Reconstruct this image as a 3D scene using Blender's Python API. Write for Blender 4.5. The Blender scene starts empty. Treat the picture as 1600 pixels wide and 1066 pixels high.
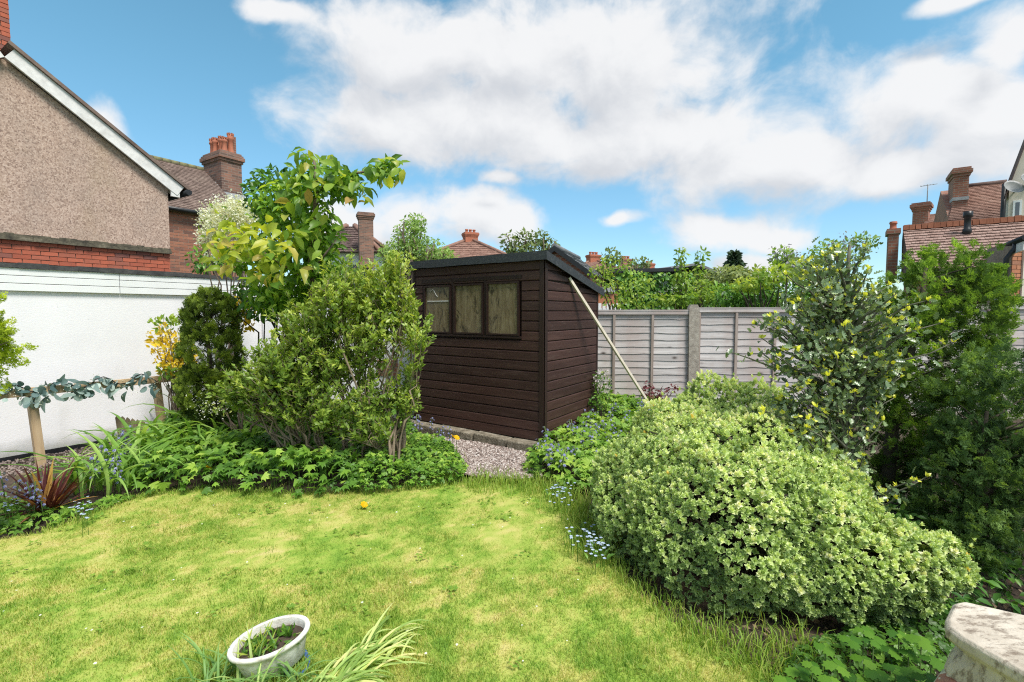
import bpy, math, random
import numpy as np
from mathutils import Vector, Matrix

# ------------------------------------------------------------------ camera, sky, sun, exposure
SC = bpy.context.scene
COL = SC.collection
FPX = 750.0                      # focal length in pixels of a 1600 px wide picture
EYE = 1.6
PITCH = math.atan(45.0 / FPX)    # looking slightly down

cam_d = bpy.data.cameras.new('camera')
cam_d.sensor_width = 36.0
cam_d.lens = 36.0 * FPX / 1600.0
cam_d.clip_start = 0.05
cam_d.clip_end = 2000.0
cam = bpy.data.objects.new('camera', cam_d)
cam.location = (0, 0, EYE)
cam.rotation_euler = (math.pi / 2 - PITCH, 0, 0)
COL.objects.link(cam)
SC.camera = cam

SUN_AZ, SUN_EL = math.radians(141), math.radians(59)
SUN_POWER, SUN_ANGLE = 3.2, math.radians(20)
SKY_STRENGTH = 0.14
EXPOSURE = 0.75

SC.view_settings.view_transform = 'Standard'
SC.view_settings.look = 'None'
SC.view_settings.exposure = EXPOSURE
SC.view_settings.gamma = 1.0
SC.view_settings.use_curve_mapping = False
SC.render.engine = 'CYCLES'
SC.cycles.max_bounces = 9
SC.cycles.diffuse_bounces = 7
SC.cycles.transmission_bounces = 8
SC.cycles.transparent_max_bounces = 8
SC.cycles.use_denoising = False
SC.cycles.filter_width = 1.15
SC.cycles.sample_clamp_indirect = 6.0


def ray(px, py):
    """direction through a pixel of the 1600x1066 picture, scaled so that y = 1"""
    u, v = (px - 800) / FPX, (533 - py) / FPX
    c, s = math.cos(PITCH), math.sin(PITCH)
    d = Vector((u, c + v * s, -s + v * c))
    return d / d.y


def P(px, py, Y):
    d = ray(px, py)
    return Vector((d.x * Y, Y, EYE + d.z * Y))


def G(px, py, z=0.0):
    d = ray(px, py)
    return P(px, py, (z - EYE) / d.z)


def build_world():
    w = bpy.data.worlds.new('World')
    SC.world = w
    w.use_nodes = True
    nt = w.node_tree
    nt.nodes.clear()
    L = nt.links.new

    def put(sock, val):
        if isinstance(val, bpy.types.NodeSocket):
            L(val, sock)
        else:
            sock.default_value = val

    def math_(op, a, b=0.0, c=0.0, clamp=False):
        n = nt.nodes.new('ShaderNodeMath')
        n.operation = op
        n.use_clamp = clamp
        put(n.inputs[0], a); put(n.inputs[1], b); put(n.inputs[2], c)
        return n.outputs[0]

    def vmath(op, a, b=(0, 0, 0), c=(0, 0, 0)):
        n = nt.nodes.new('ShaderNodeVectorMath')
        n.operation = op
        put(n.inputs[0], a); put(n.inputs[1], b)
        if op == 'MULTIPLY_ADD':
            put(n.inputs[2], c)
        return n.outputs['Value'] if op in ('DOT_PRODUCT', 'LENGTH') else n.outputs[0]

    def noise(vec, scale, detail, rough, dist=0.0):
        n = nt.nodes.new('ShaderNodeTexNoise')
        n.inputs['Scale'].default_value = scale
        n.inputs['Detail'].default_value = detail
        n.inputs['Roughness'].default_value = rough
        n.inputs['Distortion'].default_value = dist
        L(vec, n.inputs['Vector'])
        return n.outputs['Fac']

    def sstep(x, lo, hi):
        n = nt.nodes.new('ShaderNodeMapRange')
        n.interpolation_type = 'SMOOTHSTEP'
        n.inputs['From Min'].default_value = lo
        n.inputs['From Max'].default_value = hi
        L(x, n.inputs['Value'])
        return n.outputs['Result']

    def rgbmix(f, a, b):
        n = nt.nodes.new('ShaderNodeMix')
        n.data_type = 'RGBA'
        put(n.inputs[0], f); put(n.inputs[6], a); put(n.inputs[7], b)
        return n.outputs[2]

    sky = nt.nodes.new('ShaderNodeTexSky')
    sky.sky_type = 'NISHITA'
    sky.sun_disc = False
    sky.sun_elevation = SUN_EL
    sky.sun_rotation = SUN_AZ
    sky.air_density = 1.0
    sky.dust_density = 0.25
    sky.ozone_density = 2.2
    tc = nt.nodes.new('ShaderNodeTexCoord')
    sep = nt.nodes.new('ShaderNodeSeparateXYZ')
    L(tc.outputs['Generated'], sep.inputs[0])
    az = math_('ARCTAN2', sep.outputs[0], sep.outputs[1])
    el = math_('ARCSINE', sep.outputs[2])
    com = nt.nodes.new('ShaderNodeCombineXYZ')
    L(az, com.inputs[0]); L(el, com.inputs[1])
    ae = com.outputs[0]

    # where the cumulus heaps stand (centre and half-width, turned into azimuth / elevation)
    heaps = [(660, 80, 170, 62), (820, 85, 190, 70), (960, 95, 190, 75), (1080, 110, 100, 48), (600, 195, 130, 55),
             (760, 185, 170, 62), (940, 222, 220, 52), (1090, 215, 130, 75), (1220, 258, 195, 52), (1400, 180, 150, 70),
             (1540, 190, 130, 80), (1420, 268, 220, 42), (1590, 55, 70, 48), (1500, 2, 70, 12), (650, 345, 70, 36),
             (740, 335, 75, 40), (800, 352, 50, 34), (545, 375, 100, 45), (1130, 362, 95, 30), (1200, 372, 60, 18),
             (160, 195, 40, 34), (785, 275, 38, 13), (440, 12, 70, 16), (965, 345, 30, 10), (1170, 415, 80, 22)]

    def density(vec):
        warp = nt.nodes.new('ShaderNodeTexNoise')
        warp.inputs['Scale'].default_value = 5.0
        warp.inputs['Detail'].default_value = 3.0
        L(vec, warp.inputs['Vector'])
        wv = vmath('SUBTRACT', warp.outputs['Color'], (0.5, 0.5, 0.5))
        v = vmath('MULTIPLY_ADD', wv, (0.10, 0.06, 0.0), vec)
        cur = None
        for (px, py, rx, ry) in heaps:
            d = ray(px, py)
            a0 = math.atan2(d.x, d.y)
            e0 = math.atan2(d.z, math.hypot(d.x, d.y))
            sa = 1.12 * rx / FPX * math.cos(a0) ** 2
            se = 1.14 * ry / FPX * math.cos(a0)
            q = vmath('MULTIPLY_ADD', v, (1 / sa, 1 / se, 0), (-a0 / sa, -e0 / se, 0))
            dd = vmath('LENGTH', q)
            cur = dd if cur is None else math_('SMOOTH_MIN', cur, dd, 0.25)
        inside = math_('SUBTRACT', 1.0, cur)
        # the same kind of broken cumulus goes on round the rest of the sky
        far = noise(vmath('MULTIPLY', v, (1.6, 3.4, 1.0)), 1.3, 2.0, 0.5)
        far = math_('MULTIPLY', math_('SUBTRACT', far, 0.47), 5.0)
        out = sstep(math_('ABSOLUTE', az), 0.92, 1.25)
        up = sstep(el, 0.62, 0.8)
        out = math_('MAXIMUM', out, up)
        far = math_('SUBTRACT', far, math_('MULTIPLY', math_('SUBTRACT', 1.0, out), 6.0))
        base = math_('MAXIMUM', inside, far)
        base = math_('MAXIMUM', base, -1.6)
        nz = noise(vmath('MULTIPLY', v, (1.0, 1.25, 1.0)), 6.5, 9.0, 0.58, 0.15)
        nz = math_('SUBTRACT', nz, 0.5)
        return math_('MULTIPLY_ADD', nz, 2.3, base)

    d0 = density(ae)
    d1 = density(vmath('ADD', ae, (0.03, 0.055, 0.0)))
    alpha = sstep(d0, -0.28, 0.52)
    under = sstep(math_('SUBTRACT', d1, math_('MULTIPLY', d0, 0.55)), -0.25, 0.95)
    cloud = rgbmix(under, (0.96, 0.96, 0.965, 1), (0.69, 0.71, 0.75, 1))
    cloud_e = vmath('MULTIPLY', cloud, (CLOUD, CLOUD, CLOUD))
    tv = nt.nodes.new('ShaderNodeMix'); tv.data_type = 'VECTOR'
    L(sstep(el, 0.0, 0.5), tv.inputs[0]); tv.inputs[4].default_value = SKY_LOW; tv.inputs[5].default_value = SKY_TINT
    tint = vmath('MULTIPLY', sky.outputs[0], tv.outputs[1])
    bg1 = nt.nodes.new('ShaderNodeBackground')
    L(tint, bg1.inputs[0]); bg1.inputs[1].default_value = SKY_STRENGTH
    bg2 = nt.nodes.new('ShaderNodeBackground')
    L(cloud_e, bg2.inputs[0]); bg2.inputs[1].default_value = SKY_STRENGTH
    mx = nt.nodes.new('ShaderNodeMixShader')
    thin = math_('MULTIPLY', alpha, 0.96)
    L(thin, mx.inputs[0]); L(bg1.outputs[0], mx.inputs[1]); L(bg2.outputs[0], mx.inputs[2])
    o = nt.nodes.new('ShaderNodeOutputWorld')
    L(mx.outputs[0], o.inputs[0])


CLOUD = 4.15
SKY_TINT = (0.62, 0.93, 0.82)
SKY_LOW = (0.56, 0.68, 0.72)
build_world()

sun_d = bpy.data.lights.new('sun', 'SUN')
sun_d.energy = SUN_POWER
sun_d.angle = SUN_ANGLE
sun_d.color = (1.0, 0.95, 0.87)
sun = bpy.data.objects.new('sun', sun_d)
S_DIR = Vector((math.sin(SUN_AZ) * math.cos(SUN_EL), math.cos(SUN_AZ) * math.cos(SUN_EL), math.sin(SUN_EL)))
sun.rotation_euler = (-S_DIR).to_track_quat('-Z', 'Y').to_euler()
sun.location = (6, -6, 12)
COL.objects.link(sun)

# ------------------------------------------------------------------ helpers: objects


def tag(o, label, cat, group=None, kind=None):
    o['label'] = label
    o['category'] = cat
    if group: o['group'] = group
    if kind: o['kind'] = kind
    return o


def thing(name, label, cat, loc=(0, 0, 0), rotz=0.0, group=None):
    o = bpy.data.objects.new(name, None)
    o.empty_display_size = 0.2
    o.location = loc
    o.rotation_euler = (0, 0, rotz)
    COL.objects.link(o)
    return tag(o, label, cat, group)


def inv_of(root):
    return (Matrix.Translation(root.location) @ Matrix.Rotation(root.rotation_euler.z, 4, 'Z')).inverted()


def local(root, p):
    return inv_of(root) @ Vector(p)


def on_plane(root, px, py, yl):
    """where the line of sight meets the upright plane y = yl of a thing's own axes -> local (x, z)"""
    M = inv_of(root)
    o = M @ Vector((0, 0, EYE))
    d = (M @ (Vector((0, 0, EYE)) + ray(px, py))) - o
    t = (yl - o.y) / d.y
    q = o + d * t
    return q.x, q.z


class MB:
    """collects polygons; build() links them as one mesh object"""
    def __init__(self):
        self.v, self.f, self.s = [], [], []

    def poly(self, pts, smooth=False):
        n = len(self.v)
        self.v += [tuple(p) for p in pts]
        self.f.append(list(range(n, n + len(pts)))); self.s.append(smooth)
        return self

    def box(self, a, b, M=None, jit=0.0, rng=None):
        x0, y0, z0 = a; x1, y1, z1 = b
        pts = [(x0, y0, z0), (x1, y0, z0), (x1, y1, z0), (x0, y1, z0), (x0, y0, z1), (x1, y0, z1), (x1, y1, z1), (x0, y1, z1)]
        if jit:
            pts = [tuple(c + rng.uniform(-jit, jit) for c in p) for p in pts]
        if M is not None:
            pts = [tuple(M @ Vector(p)) for p in pts]
        n = len(self.v)
        self.v += pts
        for q in ((0, 3, 2, 1), (4, 5, 6, 7), (0, 1, 5, 4), (1, 2, 6, 5), (2, 3, 7, 6), (3, 0, 4, 7)):
            self.f.append([n + i for i in q]); self.s.append(False)
        return self

    def bar(self, p, q, w, h, up=(0, 0, 1)):
        p, q = Vector(p), Vector(q)
        d = (q - p); ln = d.length; d.normalize()
        x = d.cross(Vector(up)).normalized(); z = x.cross(d)
        M = Matrix((x, d, z)).transposed().to_4x4(); M.translation = p
        return self.box((-w / 2, 0, -h / 2), (w / 2, ln, h / 2), M)

    def prism(self, outline, depth_vec):
        """a flat outline pushed along a vector"""
        a = [Vector(p) for p in outline]; b = [p + Vector(depth_vec) for p in a]
        n = len(self.v); k = len(a)
        self.v += [tuple(p) for p in a + b]
        self.f.append([n + i for i in range(k)]); self.s.append(False)
        self.f.append([n + k + i for i in reversed(range(k))]); self.s.append(False)
        for i in range(k):
            j = (i + 1) % k
            self.f.append([n + i, n + k + i, n + k + j, n + j]); self.s.append(False)
        return self

    def tube(self, pts, radii, sides=6, cap=True):
        pts = [Vector(p) for p in pts]
        if not isinstance(radii, (list, tuple)): radii = [radii] * len(pts)
        n0 = len(self.v)
        ref = Vector((0.31, 0.22, 0.93)).normalized()
        for i, p in enumerate(pts):
            d = (pts[min(i + 1, len(pts) - 1)] - pts[max(i - 1, 0)])
            if d.length < 1e-9: d = Vector((0, 0, 1))
            d.normalize()
            x = d.cross(ref)
            if x.length < 0.05: x = d.cross(Vector((1, 0, 0)))
            x.normalize(); y = d.cross(x)
            for k in range(sides):
                a = 2 * math.pi * k / sides
                self.v.append(tuple(p + (x * math.cos(a) + y * math.sin(a)) * radii[i]))
        for i in range(len(pts) - 1):
            for k in range(sides):
                k2 = (k + 1) % sides
                self.f.append([n0 + i * sides + k, n0 + i * sides + k2, n0 + (i + 1) * sides + k2, n0 + (i + 1) * sides + k]); self.s.append(True)
        if cap:
            self.f.append([n0 + k for k in reversed(range(sides))]); self.s.append(False)
            m = n0 + (len(pts) - 1) * sides
            self.f.append([m + k for k in range(sides)]); self.s.append(False)
        return self

    def lathe(self, prof, c=(0, 0, 0), seg=16, sx=1.0, sy=1.0, smooth=True):
        n0 = len(self.v)
        for r, z in prof:
            for k in range(seg):
                a = 2 * math.pi * k / seg
                self.v.append((c[0] + r * sx * math.cos(a), c[1] + r * sy * math.sin(a), c[2] + z))
        for i in range(len(prof) - 1):
            for k in range(seg):
                k2 = (k + 1) % seg
                self.f.append([n0 + i * seg + k, n0 + i * seg + k2, n0 + (i + 1) * seg + k2, n0 + (i + 1) * seg + k]); self.s.append(smooth)
        return self

    def mesh(self, name, mat, off=None):
        me = bpy.data.meshes.new(name)
        vv = self.v if off is None else [(a - off[0], b - off[1], c - off[2]) for a, b, c in self.v]
        me.from_pydata(vv, [], self.f)
        me.polygons.foreach_set('use_smooth', self.s)
        me.materials.append(mat)
        me.update()
        return me

    def build(self, name, mat, parent=None, world=False, kind=None, bevel=0.0):
        """coordinates are the parent's own, or the world's when world=True (only under unturned roots)"""
        off = None
        if world and parent is not None:
            r = parent
            while r.parent: r = r.parent
            off = r.location
        return link(name, self.mesh(name, mat, off), parent, kind, bevel)


def link(name, me, parent=None, kind=None, bevel=0.0):
    o = bpy.data.objects.new(name, me)
    if parent is not None: o.parent = parent
    COL.objects.link(o)
    if kind: o['kind'] = kind
    if bevel:
        m = o.modifiers.new('bevel', 'BEVEL'); m.width = bevel; m.segments = 2; m.limit_method = 'ANGLE'
    return o


def setting(name, mb, mat):
    o = mb.build(name, mat); o['kind'] = 'structure'
    return o


# ------------------------------------------------------------------ helpers: foliage in numpy

def nrm(a):
    return a / np.maximum(np.linalg.norm(a, axis=-1, keepdims=True), 1e-9)


def frames(d, n):
    y = nrm(d); x = np.cross(y, n)
    bad = np.linalg.norm(x, axis=1) < 1e-3
    x[bad] = np.cross(y[bad], np.array([0.3, 0.9, 0.2]))
    x = nrm(x); z = np.cross(x, y)
    return np.stack([x, y, z], axis=2)


class FM:
    """collects triangles with a 0..1 tint for each vertex"""
    def __init__(self):
        self.V, self.F, self.T, self.n = [], [], [], 0

    def add(self, V, F, T):
        V = np.asarray(V, dtype=np.float32).reshape(-1, 3)
        self.V.append(V); self.F.append(np.asarray(F, dtype=np.int32).reshape(-1, 3) + self.n)
        self.T.append(np.broadcast_to(np.asarray(T, dtype=np.float32), (len(V),)).copy()); self.n += len(V)
        return self

    def scatter(self, tmpl, p, d, n, s, tint, twist=None):
        tv, tf = tmpl
        p = np.asarray(p, float); N = len(p)
        if N == 0: return self
        R = frames(np.asarray(d, float), np.asarray(n, float))
        s = np.asarray(s, float)
        if s.ndim == 0: s = np.full(N, float(s))
        if s.ndim == 1: s = np.repeat(s[:, None], 3, 1)
        V = np.einsum('nij,nkj->nki', R, tv[None] * s[:, None, :]) + p[:, None, :]
        F = tf[None] + (np.arange(N) * len(tv))[:, None, None]
        t = np.broadcast_to(np.asarray(tint, float), (N,))
        return self.add(V, F, np.repeat(t, len(tv)))

    def tube(self, pts, radii, sides=5, tint=0.5):
        m = MB(); m.tube(pts, radii, sides, cap=False)
        F = []
        for q in m.f:
            F += [(q[0], q[1], q[2]), (q[0], q[2], q[3])]
        return self.add(m.v, F, tint)

    def mesh(self, name, mat, off=None, smooth=False):
        V = np.concatenate(self.V); F = np.concatenate(self.F); T = np.concatenate(self.T)
        if off is not None: V = V - np.array(off, dtype=np.float32)
        me = bpy.data.meshes.new(name)
        me.vertices.add(len(V)); me.vertices.foreach_set('co', V.ravel())
        me.loops.add(F.size); me.loops.foreach_set('vertex_index', F.ravel())
        me.polygons.add(len(F)); me.polygons.foreach_set('loop_start', np.arange(len(F), dtype=np.int32) * 3)
        if smooth: me.polygons.foreach_set('use_smooth', np.ones(len(F), dtype=bool))
        me.update(calc_edges=True)
        a = me.attributes.new('tint', 'FLOAT', 'POINT'); a.data.foreach_set('value', np.clip(T, 0, 1))
        me.materials.append(mat)
        return me

    def build(self, name, mat, parent=None, kind=None, smooth=False, world=True):
        off = None
        if parent is not None and world:
            r = parent
            while r.parent: r = r.parent
            off = tuple(r.location)
        return link(name, self.mesh(name, mat, off, smooth), parent, kind)


def fan(pts, tris):
    return np.array(pts, float), np.array(tris, int)


LEAF2 = fan([(0, 0, 0), (.27, .45, .09), (0, 1, -.05), (-.27, .45, .09)], [(0, 1, 2), (0, 2, 3)])


LEAF4 = fan([(0, 0, 0), (.27, .42, .08), (0, 1, -.1), (-.27, .42, .08), (0, .5, 0)], [(0, 1, 4), (1, 2, 4), (0, 4, 3), (4, 2, 3)])


def leaf8(w=.5, droop=.12, fold=.10):
    h = w / 2
    return fan([(0, 0, 0), (0, .35, 0), (0, .7, -droop * .35), (0, 1, -droop), (h * .9, .28, fold), (h * .85, .62, fold * .6), (-h * .9, .28, fold), (-h * .85, .62, fold * .6)],
               [(0, 4, 1), (1, 4, 5), (1, 5, 2), (2, 5, 3), (0, 1, 6), (1, 7, 6), (1, 2, 7), (2, 3, 7)])


def holly_leaf():
    side = [(.05, .0), (.30, .12), (.20, .25), (.40, .38), (.24, .50), (.37, .66), (.18, .76), (.22, .88), (0, 1.05)]
    zz = [0, .16, .02, .18, .02, .15, .0, .08, -.1]
    pts = [(0, y, 0) for _, y in side]
    k = len(side)
    pts += [(x, y, z) for (x, y), z in zip(side, zz)] + [(-x, y, z) for (x, y), z in zip(side, zz)]
    t = []
    for i in range(k - 1):
        t += [(i, k + i, k + i + 1), (i, k + i + 1, i + 1), (i, 2 * k + i + 1, 2 * k + i), (i, i + 1, 2 * k + i + 1)]
    return fan(pts, t)


def palmate(lobes=5, spread=2.5, w=.34, tooth=True):
    V, F = [], []
    for i in range(lobes):
        a = -spread / 2 + spread * i / (lobes - 1)
        ln = 1.0 - .32 * abs(a) / (spread / 2)
        ca, sa = math.sin(a), math.cos(a)
        n = len(V)
        for (x, y, z) in [(0, 0, 0), (w * .55, .6, .06), (w * .2, .76, .03), (0, 1, -.12), (-w * .2, .76, .03), (-w * .55, .6, .06), (0, .5, 0)]:
            x, y = x * ln, y * ln
            V.append((x * sa + y * ca, -x * ca + y * sa, z * ln))
        F += [(n, n + 1, n + 6), (n + 6, n + 1, n + 2), (n + 6, n + 2, n + 3), (n + 6, n + 3, n + 4), (n + 6, n + 4, n + 5), (n, n + 6, n + 5)]
    return fan(V, F)


def diamonds(list_):
    """thin pointed blades: (base, direction, length, width)"""
    V, F = [], []
    for b, d, ln, w in list_:
        b, d = Vector(b), Vector(d).normalized()
        x = Vector((d.y, -d.x, 0)).normalized() if abs(d.z) < .98 else Vector((1, 0, 0))
        n = len(V)
        if ln < .3:            # the finest sprigs are single slivers
            V += [tuple(b + x * w * .5), tuple(b + d * ln), tuple(b - x * w * .5)]
            F += [(n, n + 1, n + 2)]
            continue
        V += [tuple(b), tuple(b + d * ln * .5 + x * w), tuple(b + d * ln), tuple(b + d * ln * .5 - x * w)]
        F += [(n, n + 1, n + 2), (n, n + 2, n + 3)]
    return fan(V, F)


def spray(seed, ndir=3, flat=.3):
    """a flat feathery conifer spray, one unit long"""
    r = random.Random(seed)
    L = [((0, 0, 0), (0, 1, 0), 1.0, .035)]
    for i in range(ndir):
        y = .12 + .8 * i / ndir
        for sgn in (-1, 1):
            a = .75 + r.uniform(-.2, .2)
            ln = (.5 - .36 * i / ndir) * r.uniform(.8, 1.2)
            d = Vector((sgn * math.sin(a), math.cos(a), r.uniform(-flat, flat)))
            b = Vector((0, y, 0))
            L.append((b, d, ln, .06))
            for k in (.45,):
                for s2 in (-1, 1):
                    a2 = math.atan2(d.x, d.y) + s2 * .65
                    L.append((b + d * ln * k, (math.sin(a2), math.cos(a2), r.uniform(-flat, flat)), ln * .55, .1))
    return diamonds(L)


def rosette(seed, rings=3):
    r = random.Random(seed)
    V, F = [], []
    for i in range(rings):
        tilt = .25 + .95 * (1 - i / (rings - 1))           # outer ones lie flatter
        for k in range(4):
            a = k * math.pi / 2 + i * math.pi / 4 + r.uniform(-.2, .2)
            d = np.array([math.cos(a) * math.sin(tilt), math.cos(tilt), math.sin(a) * math.sin(tilt)])
            nn = np.array([-math.cos(a) * math.cos(tilt), math.sin(tilt), -math.sin(a) * math.cos(tilt)])
            R = frames(d[None], nn[None])[0]
            ln = .62 * r.uniform(.85, 1.1)
            tv = LEAF2[0] * np.array([ln * 1.35, ln, ln])
            n = len(V)
            V += [tuple(R @ q + np.array([0, .12 * i, 0])) for q in tv]
            F += [tuple(n + np.array(t)) for t in LEAF2[1]]
    return fan(V, F)


def vnoise(x, y, seed=0):
    """smooth value noise, 0..1"""
    r = np.random.default_rng(seed)
    tab = r.random((64, 64))
    xi = np.floor(x).astype(int); yi = np.floor(y).astype(int)
    fx = x - xi; fy = y - yi
    fx = fx * fx * (3 - 2 * fx); fy = fy * fy * (3 - 2 * fy)
    a = tab[xi % 64, yi % 64]; b = tab[(xi + 1) % 64, yi % 64]; c = tab[xi % 64, (yi + 1) % 64]; d = tab[(xi + 1) % 64, (yi + 1) % 64]
    return (a * (1 - fx) + b * fx) * (1 - fy) + (c * (1 - fx) + d * fx) * fy


def vnoise3(p, f, seed=0):
    """smooth value noise in space, 0..1"""
    tab = np.random.default_rng(seed).random((24, 24, 24))
    q = p * f; i = np.floor(q).astype(int); t = q - i; t = t * t * (3 - 2 * t); i %= 24; j = (i + 1) % 24
    out = 0
    for a in (0, 1):
        for b in (0, 1):
            for c in (0, 1):
                w = (t[:, 0] if a else 1 - t[:, 0]) * (t[:, 1] if b else 1 - t[:, 1]) * (t[:, 2] if c else 1 - t[:, 2])
                out = out + w * tab[(j if a else i)[:, 0], (j if b else i)[:, 1], (j if c else i)[:, 2]]
    return out


def rand_dirs(rng, n):
    return nrm(rng.normal(size=(n, 3)))


def blob(px, py, Y, rx, rz, ry=None):
    """a clump centre and its half-sizes in metres from its place in view and its distance"""
    k = Y / FPX
    return (P(px, py, Y), rx * k, (ry if ry else rx * k), rz * k)


def in_blobs(rng, blobs, n, lo=.55, weights=None):
    """points in the outer part of several ellipsoids; returns points, outward directions, blob index"""
    w = np.array(weights if weights is not None else [b[1] * b[3] + b[1] * b[2] for b in blobs], float)
    idx = rng.choice(len(blobs), n, p=w / w.sum())
    d = rand_dirs(rng, n)
    r = (lo ** 3 + (1 - lo ** 3) * rng.random(n)) ** (1 / 3)
    c = np.array([tuple(b[0]) for b in blobs]); e = np.array([[b[1], b[2], b[3]] for b in blobs])
    p = c[idx] + d * e[idx] * r[:, None]
    return p, nrm(d / e[idx]), idx


def drop_inside(p, blobs, k=.8, idx=None):
    keep = np.ones(len(p), bool)
    for j, b in enumerate(blobs):
        q = (p - np.array(tuple(b[0]))) / np.array([b[1], b[2], b[3]])
        ins = (q ** 2).sum(1) < k * k
        if idx is not None: ins &= idx != j
        keep &= ~ins
    return keep


def in_poly(x, y, poly):
    inside = np.zeros(len(x), bool)
    n = len(poly)
    for i in range(n):
        x1, y1 = poly[i][:2]; x2, y2 = poly[(i + 1) % n][:2]
        c = (y1 > y) != (y2 > y)
        with np.errstate(divide='ignore', invalid='ignore'):
            xx = (x2 - x1) * (y - y1) / (y2 - y1) + x1
        inside ^= c & (x < xx)
    return inside


def limb(rng, a, b, sag=.1, wob=.05, n=6):
    a, b = Vector(a), Vector(b)
    pts = []
    ln = (b - a).length
    for i in range(n + 1):
        t = i / n
        p = a.lerp(b, t) + Vector((0, 0, 1)) * sag * ln * math.sin(t * math.pi)
        if 0 < i < n: p += Vector([rng.normal() * wob * ln * .4 for _ in range(3)])
        pts.append(p)
    return pts


# ------------------------------------------------------------------ materials

def new_mat(name):
    m = bpy.data.materials.new(name)
    m.use_nodes = True
    nt = m.node_tree
    return m, nt, nt.nodes['Principled BSDF'], nt.nodes['Material Output']


def N(nt, kind, **kw):
    n = nt.nodes.new('ShaderNode' + kind)
    for k, v in kw.items():
        if k in n.inputs: n.inputs[k].default_value = v
        else: setattr(n, k, v)
    return n


def ramp(nt, stops, fac=None):
    n = nt.nodes.new('ShaderNodeValToRGB')
    while len(n.color_ramp.elements) < len(stops): n.color_ramp.elements.new(0.5)
    for e, (p, c) in zip(n.color_ramp.elements, stops):
        e.position = p; e.color = (*c[:3], 1)
    if fac is not None: nt.links.new(fac, n.inputs[0])
    return n.outputs[0]


def coords(nt, scale=(1, 1, 1), per_object=False, out='Object'):
    tc = N(nt, 'TexCoord')
    mp = N(nt, 'Mapping')
    mp.inputs['Scale'].default_value = scale
    nt.links.new(tc.outputs[out], mp.inputs[0])
    if per_object:
        oi = N(nt, 'ObjectInfo')
        mul = N(nt, 'Math', operation='MULTIPLY'); mul.inputs[1].default_value = 37.0
        nt.links.new(oi.outputs['Random'], mul.inputs[0])
        cx = N(nt, 'CombineXYZ')
        for i in range(3): nt.links.new(mul.outputs[0], cx.inputs[i])
        nt.links.new(cx.outputs[0], mp.inputs['Location'])
    return mp.outputs[0]


def tnoise(nt, vec, scale, detail=4, rough=.6, dist=0.0):
    n = N(nt, 'TexNoise', Scale=scale, Detail=detail, Roughness=rough, Distortion=dist)
    nt.links.new(vec, n.inputs['Vector'])
    return n.outputs['Fac']


def mixc(nt, f, a, b, blend='MIX'):
    n = N(nt, 'Mix'); n.data_type = 'RGBA'; n.blend_type = blend
    for s, v in ((n.inputs[0], f), (n.inputs[6], a), (n.inputs[7], b)):
        if isinstance(v, bpy.types.NodeSocket): nt.links.new(v, s)
        else: s.default_value = v if not isinstance(v, tuple) else (*v[:3], 1)
    return n.outputs[2]


def bump(nt, bs, h, strength=.4, dist=.01):
    b = N(nt, 'Bump', Strength=strength, Distance=dist)
    nt.links.new(h, b.inputs['Height']); nt.links.new(b.outputs[0], bs.inputs['Normal'])


def leaf_mat(name, stops, rough=.45, trans=.35, spec=.35, by_object=False, gain=1.75):
    stops = [(p_, tuple(min(c_ * gain, .85) for c_ in q_)) for p_, q_ in stops]
    m, nt, bs, out = new_mat(name)
    if by_object: fac = N(nt, 'ObjectInfo').outputs['Random']
    else: fac = N(nt, 'Attribute', attribute_name='tint').outputs['Fac']
    c = ramp(nt, stops, fac)
    nt.links.new(c, bs.inputs['Base Color'])
    bs.inputs['Roughness'].default_value = rough
    bs.inputs['Specular IOR Level'].default_value = spec
    if trans:
        trans = min(trans * 1.25, .5)
        tr = N(nt, 'BsdfTranslucent')
        bright = mixc(nt, 1.0, c, (1.25, 1.2, .55), 'MULTIPLY')
        nt.links.new(bright, tr.inputs[0])
        mx = N(nt, 'MixShader'); mx.inputs[0].default_value = trans
        nt.links.new(bs.outputs[0], mx.inputs[1]); nt.links.new(tr.outputs[0], mx.inputs[2])
        nt.links.new(mx.outputs[0], out.inputs[0])
    return m


def noise_mat(name, stops, scale, rough=.85, bmp=.3, bscale=None, stretch=(1, 1, 1), per_object=False, detail=6, spec=.3, dist=.01, bdetail=4):
    m, nt, bs, out = new_mat(name)
    v = coords(nt, stretch, per_object)
    f = tnoise(nt, v, scale, detail, .65)
    nt.links.new(ramp(nt, stops, f), bs.inputs['Base Color'])
    bs.inputs['Roughness'].default_value = rough
    bs.inputs['Specular IOR Level'].default_value = spec
    if bmp: bump(nt, bs, tnoise(nt, v, bscale or scale * 4, bdetail, .6), bmp, dist)
    return m


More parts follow.
